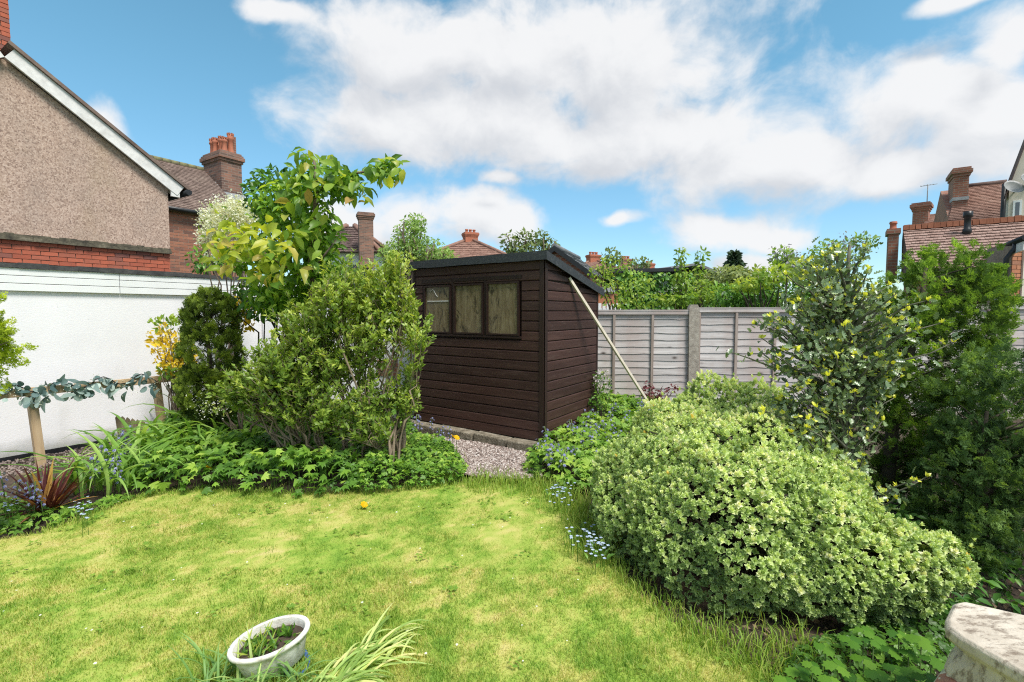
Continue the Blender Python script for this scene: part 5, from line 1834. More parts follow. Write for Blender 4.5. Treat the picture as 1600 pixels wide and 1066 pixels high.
# ------------------------------------------------------------------ twiggy shrub in the middle of the border
def privet():
    r = rg(81)
    YS = 4.75
    bl = [blob(618, 456, YS, 36, 36, .3), blob(580, 456, YS, 48, 36, .35), blob(535, 465, YS, 55, 52, .4), blob(488, 515, YS, 52, 48, .45), blob(440, 562, YS - .1, 44, 40, .4),
          blob(396, 608, YS - .15, 36, 28, .35), blob(445, 590, YS - .1, 70, 52, .45), blob(530, 560, YS, 70, 60, .45), blob(590, 520, YS, 50, 60, .35), blob(648, 530, YS - .15, 34, 26, .2),
          blob(520, 650, YS - .2, 60, 36, .3), blob(590, 630, YS - .1, 60, 48, .35), blob(635, 640, YS - .1, 24, 34, .2), blob(372, 628, YS - .1, 34, 20, .3), blob(405, 620, YS - .1, 55, 32, .3), blob(622, 428, YS, 22, 18, .2), blob(640, 480, YS, 16, 26, .15), blob(560, 680, YS - .2, 70, 28, .3), blob(450, 650, YS - .15, 60, 30, .3)]
    b0 = P(585, 695, YS)
    t = thing('twiggy_shrub', 'big twiggy green shrub with bare tan stems in front of the shed window', 'shrub', (b0.x, b0.y, 0))
    bases = [P(x, 690, YS + dy) for x, dy in ((600, 0), (575, .1), (560, -.1), (625, .05), (540, .1), (510, .05), (470, 0), (610, -.15))]
    for b in bases: b.z = 0
    mb = MB(); fm = FM()
    w = np.array([b[1] * b[3] for b in bl]); w = w / w.sum()
    for c, bb in enumerate(bl):
        # two or three woody stems lead into every clump, twigs fan out of them, leaves sit along the twigs
        for _ in range(int(r.integers(2, 4))):
            e = Vector(bb[0]) + Vector((r.normal() * bb[1] * .35, r.normal() * bb[2] * .35, r.normal() * bb[3] * .3))
            b = bases[int(np.argmin([abs(q.x - e.x) + r.uniform(0, .5) for q in bases]))]
            pts = limb(r, b, e, .06, .09, 8)
            mb.tube(pts, [.013, .0125, .012, .011, .01, .009, .0075, .006, .004], 5)
            for _k in range(int(70 * w[c] * len(bl) * .28) + 7):
                q0 = r.uniform(.55, 1.0); k = min(int(q0 * 8), 7); s0 = pts[k].lerp(pts[k + 1], q0 * 8 - k)
                tgt = Vector(bb[0]) + Vector(tuple(rand_dirs(r, 1)[0] * np.array([bb[1], bb[2], bb[3]]) * r.uniform(.6, 1.15)))
                dv_ = tgt - s0
                if dv_.length > .5: dv_ = dv_.normalized() * .5
                dv_ = dv_ + Vector((0, 0, .08))
                if dv_.length < .12: continue
                tw = [s0 + dv_ * (i / 4) + Vector((r.normal() * .012, r.normal() * .012, .05 * (i / 4) ** 2 + r.normal() * .01)) for i in range(5)]
                if r.random() < .55: mb.tube(tw, [.004, .0035, .003, .0022, .0015], 4)
                m_ = int(dv_.length / .02) + 4
                tt = 1 - .75 * r.random(m_) ** 1.4
                pp = np.array([tuple(tw[min(int(u * 4), 3)].lerp(tw[min(int(u * 4), 3) + 1], u * 4 - min(int(u * 4), 3))) for u in tt]) + r.normal(size=(m_, 3)) * .007
                dd = np.array(tuple((tw[-1] - tw[-2]).normalized()))
                sd = rand_dirs(r, m_); sd = nrm(sd - (sd @ dd)[:, None] * dd)
                d = nrm(dd * .75 + sd * .8 + np.array([0, 0, .2]))
                nn_ = nrm(np.array([0, -.2, .7]) + dd * .5 + .45 * r.normal(size=(m_, 3)))
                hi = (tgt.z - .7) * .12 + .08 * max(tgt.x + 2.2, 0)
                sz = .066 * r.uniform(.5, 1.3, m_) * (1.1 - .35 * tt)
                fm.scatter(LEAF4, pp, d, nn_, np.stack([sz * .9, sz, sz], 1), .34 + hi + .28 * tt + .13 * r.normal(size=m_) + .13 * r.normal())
    for b in bases:
        e = b + Vector((-.04 + r.normal() * .04, r.normal() * .05, .5))
        mb.tube(limb(r, b, e, 0, .05, 5), [.022, .02, .018, .015, .012, .008], 6)
    mb.build('stems', M['twig'], t, world=True)
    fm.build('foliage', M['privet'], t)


privet()


# ------------------------------------------------------------------ other shrubs at the back of the border
def blossom_shrub(name, label, blobs, nl, nf, base, leafm, flm, seed, lsize=.05, fsize=.03, cat='shrub', cluster=26, spread=.045, tall=1.6):
    r = rg(seed)
    t = ivy_mass(name, label, blobs, nl, lsize, seed, base, leafm, cat, shell=.3, tb=.5, trunk_r=.018, nst=12, droop=.1, stem='bark')
    fm = FM()
    c, o, _ = in_blobs(r, blobs, nf, .6)
    pp = np.repeat(c, cluster, 0) + r.normal(size=(nf * cluster, 3)) * np.array([spread, spread, spread * tall])
    fm.scatter(LEAF2, pp, rand_dirs(r, len(pp)), rand_dirs(r, len(pp)), fsize * r.uniform(.6, 1.2, len(pp)), r.random(len(pp)))
    fm.build('blossom', M[flm], t)
    return t


blossom_shrub('white_lilac', 'white blossoming lilac behind the yellow-green leaves in front of the brick house', [blob(355, 345, 6.3, 40, 26, .3), blob(385, 340, 6.3, 22, 24, .25), blob(335, 375, 6.3, 18, 22, .2)], 160, 85, (P(360, 640, 6.3).x, 6.3, 0), 'lime', 'white_bloom', 91, .07, .036, 'shrub', 75, .03, 2.4)
blossom_shrub('white_spirea', 'low white flowering shrub between thuja and twiggy shrub', [blob(395, 610, 5.3, 40, 24, .2), blob(350, 632, 5.2, 46, 14, .2), blob(300, 600, 6.0, 30, 18, .2)], 400, 40, (P(380, 660, 5.3).x, 5.3, 0), 'privet', 'white_bloom', 92, .045, .022, 'shrub', 20, .05, 1.0)
ivy_mass('yellow_shrub', 'bright yellow leaved shrub beside the thuja against the white wall', [blob(265, 545, 5.9, 26, 30, .2), blob(252, 525, 5.9, 16, 20, .15), blob(285, 560, 5.9, 20, 26, .2), blob(382, 490, 5.8, 16, 30, .2), blob(275, 575, 5.9, 22, 14, .2)], 620, .07, 93, (P(275, 650, 5.9).x, 5.9, 0), 'yellow_leaf', 'shrub', shell=.3, tb=.5, trunk_r=.012, droop=.3, stem='bark')
ivy_mass('green_sprig_shrub', 'light green leafy sprigs above the yellow shrub by the wall', [blob(258, 505, 5.85, 24, 9, .12), blob(268, 580, 5.8, 22, 10, .15)], 150, .065, 94, (P(290, 650, 5.85).x, 5.85, 0), 'lime', 'shrub', shell=.2, tb=.4, trunk_r=.01, droop=.3, stem='bark')
ivy_mass('ivy_patch', 'ivy growing over the far end of the garage roof beside the brick wing', [blob(318, 408, 7.5, 14, 22, .3), blob(345, 412, 7.4, 20, 12, .3)], 320, .08, 95, (P(330, 640, 7.4).x, 7.4, 0), 'ivy', 'ivy', shell=.3)
ivy_mass('pink_flower_plant', 'wispy pale pink flowering plant against the shed back corner', [blob(940, 600, 6.35, 14, 22, .15), blob(935, 625, 6.3, 16, 16, .15)], 260, .05, 96, (P(940, 640, 6.3).x, 6.3, 0), 'geranium', 'plant', shell=.2, trunk_r=.006)
r_ = rg(97); fm = FM(); c, o, _ = in_blobs(r_, [blob(942, 594, 6.3, 16, 20, .15)], 130, .4)
fm.scatter(LEAF2, c, rand_dirs(r_, 130), rand_dirs(r_, 130), .03, r_.random(130)); fm.build('blossom', M['pink_bloom'], bpy.data.objects['pink_flower_plant'])
ivy_mass('purple_smoke_bush', 'small dark purple leaved plant at the foot of the fence', [blob(1010, 612, 7.3, 12, 16, .1), blob(1030, 615, 7.3, 14, 8, .1), blob(1050, 608, 7.35, 10, 7, .1), blob(1020, 624, 7.3, 22, 8, .12)], 210, .055, 98, (P(1022, 650, 7.3).x, 7.3, 0), 'purple_leaf', 'plant', shell=.1, trunk_r=.008)


# ------------------------------------------------------------------ beyond the fence
def ivy_cover():
    r = rg(101)
    fm = FM()
    n = 5200
    x = r.uniform(-.1, lni + 1.9, n); z = r.uniform(.9, zi + .02, n)
    bul = vnoise(x * 1.6, z * 1.6, 5)
    y = -.06 - .32 * bul - r.random(n) * .12
    top = zi + .0 + .1 * np.sin(x * 1.3) - np.where(x > lni * .9, .16, 0)
    k = z < top
    p = np.stack([x, y, z], 1)[k]
    d = nrm(np.array([0, -.35, -.8]) + .45 * r.normal(size=p.shape)); nn_ = nrm(np.array([0, -1, .45]) + .35 * r.normal(size=p.shape))
    fm.scatter(LEAF8, p, d, nn_, np.stack([.12 * r.uniform(.6, 1.2, len(p))] * 3, 1) * np.array([1.6, 1, 1]), np.clip(.45 + .5 * (bul[k] - .5) + .22 * r.normal(size=len(p)), 0, 1))
    fm.build('ivy', M['ivy'], ivb, world=False)


ivy_cover()
ivy_mass('pale_arching_shrub', 'pale lime climbing shrub arching over the fence next to the shed', [blob(940, 432, 8.9, 22, 22, .3), blob(960, 415, 9.0, 30, 14, .3), blob(958, 455, 8.8, 26, 18, .3), blob(985, 455, 8.8, 26, 22, .3), blob(1000, 440, 8.9, 22, 16, .3), blob(1020, 468, 8.7, 30, 12, .3), blob(975, 475, 8.7, 30, 10, .3)], 800, .075, 103, (P(975, 600, 8.8).x, 8.8, 0), 'lime', 'shrub', shell=.2, tb=.55, trunk_r=.025)
ivy_mass('young_fruit_tree', 'slim upright fruit tree with narrow leaf column behind the fence', [blob(1064, 405, 8.6, 9, 18, .1), blob(1066, 435, 8.6, 14, 22, .15), blob(1068, 465, 8.6, 20, 16, .2), blob(1050, 470, 8.6, 22, 10, .2)], 520, .085, 104, (P(1062, 600, 8.6).x, 8.6, 0), 'lime', 'tree', shell=.1, tb=.4, trunk_r=.02, parts=('crown', 'trunk'))
ivy_mass('slim_shoot_tree', 'second slim shoot with sparse leaves right of the fruit tree', [blob(1096, 402, 9.2, 9, 12, .1), blob(1092, 428, 9.2, 9, 18, .12), blob(1098, 455, 9.0, 20, 18, .2)], 300, .085, 105, (P(1092, 600, 9.2).x, 9.2, 0), 'lime', 'tree', shell=.1, tb=.35, trunk_r=.018, parts=('crown', 'trunk'))
ivy_mass('straw_green_shrub', 'straw-green feathery shrub mound beyond the fence', [blob(1140, 432, 11.5, 36, 15, .5), blob(1175, 438, 11.5, 30, 15, .5), blob(1110, 440, 11.5, 20, 12, .4)], 1400, .11, 106, (P(1145, 600, 11.5).x, 11.5, 0), 'far_leaf', 'shrub', shell=.4, tb=.85, trunk_r=.03)
ivy_mass('leafy_hedge', 'green ivy hedge behind the fence left of the holly', [blob(1130, 462, 9.6, 50, 16, .4), blob(1180, 460, 9.6, 44, 20, .4), blob(1230, 455, 9.6, 40, 26, .4), blob(1280, 460, 9.6, 50, 24, .4)], 2200, .1, 107, (P(1180, 600, 9.6).x, 9.6, 0), 'ivy', 'hedge', shell=.6, tb=.5, trunk_r=.03)
ivy_mass('lime_tree', 'light green leafy branches above the hedge beside the holly top', [blob(1205, 430, 8.8, 32, 18, .3), blob(1170, 445, 8.8, 24, 10, .3), blob(1250, 420, 8.8, 20, 16, .3)], 520, .1, 108, (P(1210, 600, 8.8).x, 8.8, 0), 'lime', 'tree', shell=.2, tb=.6, trunk_r=.03, parts=('crown', 'trunk'))
blossom_shrub('lilac_tree', 'lilac tree with mauve blossom left of the holly top', [blob(1222, 400, 13, 14, 14, .4), blob(1232, 418, 13, 18, 16, .4)], 420, 22, (P(1225, 600, 13).x, 13, 0), 'birch', 'lilac_bloom', 109, .12, .09, 'tree', 14, .08, 1.6)
blossom_shrub('mauve_wisteria_tree', 'mauve flowering tree top just behind the holly tip', [blob(1290, 395, 12, 22, 18, .5), blob(1345, 380, 12, 26, 12, .4), blob(1310, 410, 12, 30, 16, .4)], 620, 18, (P(1310, 600, 12).x, 12, 0), 'birch', 'lilac_bloom', 110, .11, .08, 'tree', 12, .08, 1.3)
ivy_mass('birch_tree', 'airy light green tree between the white house and the shed roof', [blob(642, 372, 15, 26, 30, .9), blob(630, 400, 15, 38, 26, 1.0), blob(672, 398, 15, 34, 24, .9), blob(650, 350, 15, 16, 16, .5), blob(690, 405, 15, 26, 14, .6)], 4200, .11, 111, (P(645, 600, 15).x, 15, 0), 'birch', 'tree', tmpl=LEAF2, shell=.1, tb=.5, trunk_r=.09, nst=60, parts=('crown', 'trunk'), stem='bark')
ivy_mass('sparse_apple_tree', 'sparse leaved tree branches rising above the shed roof', [blob(795, 378, 16, 12, 14, .4), blob(818, 375, 16, 12, 14, .4), blob(842, 372, 16, 14, 12, .4), blob(858, 382, 16, 14, 8, .4), blob(825, 390, 16, 36, 8, .5)], 800, .15, 112, (P(825, 600, 16).x, 16, 0), 'far_leaf', 'tree', tmpl=LEAF2, shell=.1, tb=.45, trunk_r=.07, nst=26, parts=('crown', 'trunk'), stem='bark')
ivy_mass('bare_far_tree', 'thin far tree between the distant chimneys', [blob(955, 402, 30, 18, 12, .8), blob(1000, 412, 34, 16, 8, .8)], 260, .3, 113, (P(958, 600, 30).x, 30, 0), 'far_leaf', 'tree', tmpl=LEAF2, shell=.1, tb=.4, trunk_r=.07, nst=24, parts=('crown', 'trunk'), stem='bark')


def fir():
    r = rg(115)
    Y = 40
    c = P(1147, 425, Y); top = P(1147, 394, Y)
    t = thing('far_fir_tree', 'distant dark fir tree standing alone on the skyline', 'tree', (c.x, c.y, 0))
    n = 2600
    k = r.random(n); z = top.z - (top.z - c.z + 1.5) * k
    rad = (.12 + 1.25 * k) * np.sqrt(r.random(n)) * (1 + .25 * np.sin(k * 26))
    a = r.uniform(0, 2 * math.pi, n)
    p = np.stack([c.x + rad * np.cos(a), c.y + rad * np.sin(a), z], 1)
    d = nrm(np.stack([np.cos(a), np.sin(a), -.2 + 0 * a], 1) + .4 * r.normal(size=(n, 3)))
    fm = FM(); fm.scatter(LEAF2, p, d, rand_dirs(r, n), r.uniform(.25, .5, n), r.random(n)); fm.build('crown', M['far_fir'], t)
    mb = MB(); mb.tube([(c.x, c.y, 0), (c.x, c.y, top.z)], [.25, .03], 7); mb.build('trunk', M['bark'], t, world=True)


fir()


# ------------------------------------------------------------------ strap-leaved clumps: every leaf an object
def strap_meshes(name, mat, seed, n=6, curl=(.5, 1.6), w=.03):
    r = random.Random(seed)
    out = []
    for _ in range(n):
        c = r.uniform(*curl); side = r.uniform(-.12, .12); seg = 8
        pts, tr = [], []
        y = z = 0.0; ang = 1.35
        for i in range(seg + 1):
            t = i / seg
            ww_ = w * (.55 + .9 * math.sin(math.pi * min(t * .8 + .15, 1))) * (1 - t ** 4) + .0006
            x = side * t * t
            pts += [(x - ww_, y, z + ww_ * .5), (x, y, z), (x + ww_, y, z + ww_ * .5)]
            ang_t = 1.35 - c * t * 1.5
            y += math.cos(ang_t) / seg; z += math.sin(ang_t) / seg
        for i in range(seg):
            a = 3 * i
            tr += [(a, a + 1, a + 4), (a, a + 4, a + 3), (a + 1, a + 2, a + 5), (a + 1, a + 5, a + 4)]
        fm = FM(); fm.add(np.array(pts), np.array(tr), .5); out.append(fm.mesh(name, mat, smooth=True))
    return out


def strap_clump(name, label, cat, centres, n, length, meshes, seed, lean=(0, 0), group=None, aspread=math.pi, tilt=0.0, rad=.1, tvar=.12):
    r = rg(seed)
    c0 = centres[0]
    t = thing(name, label, cat, (c0[0], c0[1], 0), group=group)
    for i in range(n):
        c = centres[int(r.integers(len(centres)))]
        a = math.atan2(lean[1], lean[0]) + r.uniform(-aspread, aspread) if lean != (0, 0) else r.uniform(-math.pi, math.pi)
        p = Vector((c[0] + r.normal() * rad, c[1] + r.normal() * rad, 0))
        h = Vector((math.cos(a), math.sin(a), 0))
        tl = tilt + r.normal() * tvar
        d = h * math.cos(tl) + Vector((0, 0, -1)) * math.sin(tl)
        nn_ = Vector((0, 0, 1)) * math.cos(tl) + h * math.sin(tl)
        leaf_obj(t, meshes, p, d, nn_, float(length * r.uniform(.6, 1.15)))
    return t


DL = strap_meshes('leaf', M['daylily'], 3, 8, (.8, 1.9), .0165)
CO = strap_meshes('leaf', M['cordyline'], 4, 5, (.0, .35), .024)
CR = strap_meshes('leaf', M['crocosmia'], 5, 6, (.5, 1.5), .014)
BS = strap_meshes('leaf', M['blue_strap'], 6, 6, (.6, 1.5), .014)


def gxy(px, py): return tuple(G(px, py))[:2]


strap_clump('daylily_clump', 'arching strap-leaved daylily clump behind the red spiky plant', 'plant', [gxy(130, 770), gxy(165, 760), gxy(200, 765), gxy(180, 745), gxy(220, 745)], 120, .72, DL, 121, group='daylily clumps in the border')
strap_clump('daylily_clump', 'arching daylily clump below the rail end, beside the pickets', 'plant', [gxy(260, 712), gxy(300, 705), gxy(240, 725), gxy(280, 690), gxy(225, 715), gxy(310, 690)], 130, .88, DL, 122, group='daylily clumps in the border')
strap_clump('daylily_clump', 'arching daylily clump at the foot of the thuja', 'plant', [gxy(345, 705), gxy(380, 710), gxy(320, 715), gxy(360, 690), gxy(400, 690)], 120, .82, DL, 123, group='daylily clumps in the border')
strap_clump('cordyline', 'dark red spiky cordyline at the edge of the lawn', 'plant', [gxy(72, 800)], 90, .42, CO, 124, rad=.025, tilt=.55, tvar=.38)
strap_clump('flopped_strap_plant', 'pale flopped strap leaves lying right of the white pot', 'plant', [gxy(520, 1075), gxy(545, 1050), gxy(570, 1030), gxy(500, 1090)], 130, .33, CR, 125, lean=(.75, .75), aspread=.65, tilt=.85, rad=.05, tvar=.2)
strap_clump('strap_leaf_tuft', 'green arching strap leaves around the left of the white pot', 'plant', [gxy(360, 1075), gxy(410, 1080), gxy(460, 1075), gxy(335, 1080)], 110, .25, BS, 126, tilt=.3, rad=.05, tvar=.3)


# ------------------------------------------------------------------ oval pot
def oval_pot():
    b = G(430, 1046)
    t = thing('oval_pot', 'tilted oval white planter with weathered rim lying among strap leaves', 'planter', b)
    m = MB()
    sx, sy = 1.0, .62
    m.lathe([(.01, 0), (.115, 0), (.125, .01), (.145, .1), (.15, .125), (.162, .13), (.166, .14), (.163, .15), (.148, .152), (.143, .145), (.135, .1)], (0, 0, 0), 36, sx, sy)
    o = m.build('bowl', M['pot'], t)
    s = MB(); s.lathe([(.138, .108), (.09, .116), (.04, .112), (.002, .12)], (0, 0, 0), 30, sx, sy); so = s.build('soil', M['soil'], t)
    Mx = Matrix.Rotation(math.radians(28), 4, 'Z') @ Matrix.Rotation(math.radians(-7), 4, 'Y') @ Matrix.Rotation(math.radians(11), 4, 'X')
    Mx.translation = Vector((0, 0, .03))
    o.matrix_local = Mx; so.matrix_local = Mx
    r = rg(131)
    fm = FM()
    for k in range(26):
        q = Vector((r.uniform(-.1, .1), r.uniform(-.05, .05), .112)); w = Mx @ q
        c = int(r.integers(3, 7))
        fm.scatter(LEAF8N, np.repeat([tuple(w)], c, 0) + r.normal(size=(c, 3)) * .006, nrm(np.array([0, 0, .7]) + .6 * r.normal(size=(c, 3))), rand_dirs(r, c), r.uniform(.025, .055, c), r.random(c) * .8)
    fm.build('seedlings', M['geranium'], t, world=False)
    fm = FM()
    for k in range(40):
        q = Mx @ Vector((r.uniform(-.11, -.01), r.uniform(-.05, .05), .112))
        fm.scatter(LEAF2, np.array([tuple(q)]), nrm(np.array([[.4, .2, .5]]) + .5 * r.normal(size=(1, 3))), rand_dirs(r, 1), np.array([[.015, .08, .02]]), [.9])
    fm.build('grass_tuft', M['lime'], t, world=False)


M['pot'] = noise_mat('pot_glaze', [(.3, (.3, .26, .2)), (.42, (.56, .53, .47)), (.58, (.7, .68, .64)), (.75, (.76, .75, .72))], 22, .5, .2)
M['blue_glaze'] = noise_mat('blue_glaze', [(.3, (.05, .11, .26)), (.7, (.1, .2, .42))], 8, .3, 0)
oval_pot()
bp = G(487, 1038)
m = MB(); m.lathe([(.01, 0), (.06, 0), (.085, .06), (.09, .075), (.08, .077), (.07, .03), (.01, .02)], (0, 0, 0), 20, .7, 1)
o = m.build('blue_pot', M['blue_glaze']); o.location = bp + Vector((-.085, -.01, -.045)); o.rotation_euler = (.1, .2, .5)
tag(o, 'small blue glazed pot mostly hidden behind the white planter', 'pot')


# ------------------------------------------------------------------ ground cover, flowers
def cover(name, label, poly_px, n, size, seed, hmax, mat='geranium', tmpl=None, hill=None, tb=.5, edge=.25):
    """a mound of palmate leaves over a patch of ground"""
    r = rg(seed)
    poly = [gxy(*q) for q in poly_px]
    xs_ = [q[0] for q in poly]; ys_ = [q[1] for q in poly]
    x = r.uniform(min(xs_), max(xs_), n * 4); y = r.uniform(min(ys_), max(ys_), n * 4)
    k = in_poly(x, y, poly); x, y = x[k][:n], y[k][:n]
    # height falls towards the rim
    dist = np.full(len(x), 9.0)
    for i in range(len(poly)):
        a = np.array(poly[i]); b = np.array(poly[(i + 1) % len(poly)]); ab = b - a
        tt = np.clip(((x - a[0]) * ab[0] + (y - a[1]) * ab[1]) / (ab @ ab), 0, 1)
        dist = np.minimum(dist, np.hypot(x - a[0] - tt * ab[0], y - a[1] - tt * ab[1]))
    h = hmax * np.clip(dist / edge, .12, 1) ** .5 * (.55 + .6 * vnoise(x * 4, y * 4, seed))
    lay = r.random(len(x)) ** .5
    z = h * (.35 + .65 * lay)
    p = np.stack([x, y, z], 1)
    d = nrm(np.stack([r.normal(size=len(x)), -.35 + r.normal(size=len(x)), -.25 + .3 * r.normal(size=len(x))], 1))
    nn_ = nrm(np.array([0, -.25, 1.0]) + .4 * r.normal(size=p.shape))
    fm = FM()
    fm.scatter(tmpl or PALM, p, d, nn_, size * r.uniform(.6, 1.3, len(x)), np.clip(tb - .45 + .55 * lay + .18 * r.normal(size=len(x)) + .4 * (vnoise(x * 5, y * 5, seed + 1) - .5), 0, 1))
    # leaf stalks
    for i in range(0, len(x), 6):
        fm.add([(x[i], y[i], 0), (x[i] + .004, y[i], 0), (x[i] + r.normal() * .01, y[i], z[i])], [(0, 1, 2)], .2)
    o = fm.build(name, M[mat], None, 'stuff')
    o['label'] = label; o['category'] = 'ground cover'
    return o


cover('ground_cover', 'mound of lobed green leaves along the lawn edge in front of the twiggy shrub', [(205, 772), (250, 690), (300, 655), (420, 645), (560, 660), (600, 700), (560, 770), (470, 779), (330, 774), (240, 776)], 4300, .085, 141, .36, edge=.12)
cover('low_weeds', 'rough low weeds and small leaves beside the gravel patch', [(545, 766), (560, 700), (640, 690), (700, 705), (728, 735), (722, 758), (640, 768), (560, 775)], 3400, .045, 142, .27, edge=.14, tb=.62, tmpl=PALM3)
cover('bluebell_bed_leaves', 'bright green leafy mound between the shed side and the pale hebe', [(822, 742), (835, 700), (870, 665), (930, 628), (1000, 628), (1050, 640), (1000, 690), (950, 770), (905, 772), (860, 758)], 3400, .08, 143, .32, tb=.68, edge=.16)
cover('border_weeds', 'low mixed leaves at the near left end of the border', [(-60, 850), (-60, 790), (20, 780), (120, 800), (200, 770), (205, 782), (130, 806), (60, 830)], 620, .05, 144, .1, tb=.55, tmpl=PALM3)
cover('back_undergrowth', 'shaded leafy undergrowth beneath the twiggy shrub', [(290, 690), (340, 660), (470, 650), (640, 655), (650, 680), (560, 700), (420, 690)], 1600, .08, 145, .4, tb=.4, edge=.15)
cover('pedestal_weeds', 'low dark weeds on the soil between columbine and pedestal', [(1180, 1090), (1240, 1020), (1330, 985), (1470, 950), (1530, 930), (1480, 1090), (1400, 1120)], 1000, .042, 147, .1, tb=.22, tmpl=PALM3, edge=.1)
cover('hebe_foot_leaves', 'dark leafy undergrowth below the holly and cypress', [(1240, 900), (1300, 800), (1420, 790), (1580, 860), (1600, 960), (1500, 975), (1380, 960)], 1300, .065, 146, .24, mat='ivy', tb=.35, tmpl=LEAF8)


def columbine():
    r = rg(151)
    c = gxy(1370, 1040)
    t = thing('columbine', 'bright green scalloped columbine leaves under the hebe near the pedestal', 'plant', (c[0], c[1], 0))
    pts = []
    k = 9
    lob = [(0, 0, 0)]
    for i in range(13):
        a = -2.0 + 4.0 * i / 12
        rad = .55 * (1 + .16 * math.cos(i * math.pi)) * (1 - .12 * abs(a))
        lob.append((rad * math.sin(a), .45 + rad * math.cos(a), -.1 * rad))
    ms = leaf_mesh_set('leaf', M['columbine'], [fan([(0, .35, .03)] + lob, [(0, i, i + 1) for i in range(1, 14)] + [(0, 14, 1)])])
    for (px, py) in [(1290, 1010), (1250, 1050), (1230, 1066), (1440, 1000), (1455, 1030), (1450, 1060), (1320, 1080), (1470, 1080), (1310, 1040), (1330, 1000), (1350, 1030), (1365, 1000), (1390, 1015), (1400, 1045), (1420, 1020), (1340, 1060), (1375, 1055), (1430, 1050), (1405, 990), (1270, 1040), (1300, 1065), (1385, 1075), (1350, 985), (1420, 1065)]:
        h = r.uniform(.1, .24)
        b = G(px, py, h)
        for j in range(3):
            a = j * 2.1 + r.uniform(-.3, .3) - 1.57
            leaf_obj(t, ms, b, (math.cos(a), math.sin(a), -.15), (r.normal() * .15, -.2, 1), float(r.uniform(.036, .058)))
        m = MB(); m.tube([(b.x, b.y, 0), b], .0025, 4); m.build('stalk', M['green_stem'], t, world=True)


columbine()


def bell_mesh():
    r = random.Random(8)
    st = MB(); st.tube([(0, 0, 0), (.01, 0, .14), (.03, 0, .27)], .004, 4)
    fm = FM()
    for i in range(11):
        t = .45 + .55 * i / 10
        a = i * 2.4
        p = np.array([[.03 * t * t + .014 * math.cos(a), .014 * math.sin(a), .27 * t]])
        for k in range(4):
            d = np.array([[math.cos(a) * .8 + .4 * math.cos(k * 1.57), math.sin(a) * .8 + .4 * math.sin(k * 1.57), -.7]])
            fm.scatter(LEAF2, p, d, np.array([[0, 0, 1.0]]), .026, [r.random()])
    me = fm.mesh('flower', M['bluebell'])
    ms = st.mesh('stem', M['green_stem'])
    return me, ms


def copies():
    fme, sme = bell_mesh()
    r = rg(161)
    patches = [([(858, 735), (880, 720), (905, 728), (915, 710), (935, 715), (925, 690), (945, 700), (965, 690), (985, 655), (1000, 650), (960, 665), (900, 700), (895, 740), (935, 740), (850, 720), (980, 665), (920, 665)], 46, 'bluebell flowering in the leafy mound beside the shed', 'bluebells beside the shed', .2),
               ([(165, 745), (175, 760), (190, 735), (205, 720), (215, 715), (185, 750), (200, 705)], 26, 'bluebell flowering among the daylilies by the garage', 'bluebells among the daylilies', .18),
               ([(550, 700), (560, 720), (585, 705), (450, 720), (425, 730), (690, 690), (665, 680)], 10, 'bluebell flowering under the twiggy shrub', 'bluebells under the twiggy shrub', .12),
               ([(20, 800), (60, 795), (10, 790)], 7, 'bluebell flowering at the near left end of the border', 'bluebells at the near border end', .03)]
    for pts, n, lab, grp, hz in patches:
        for i in range(n):
            px, py = pts[int(r.integers(len(pts)))]
            b = G(px + r.normal() * 9, py + 12 + r.normal() * 6)
            t = thing('bluebell', lab, 'flower', b, float(r.uniform(0, 6.28)), grp)
            s = float(r.uniform(.8, 1.2)) * (1 + hz)
            t.scale = (s, s, s)
            f = link('flower', fme, t, 'stuff'); g_ = link('stem', sme, t)


copies()


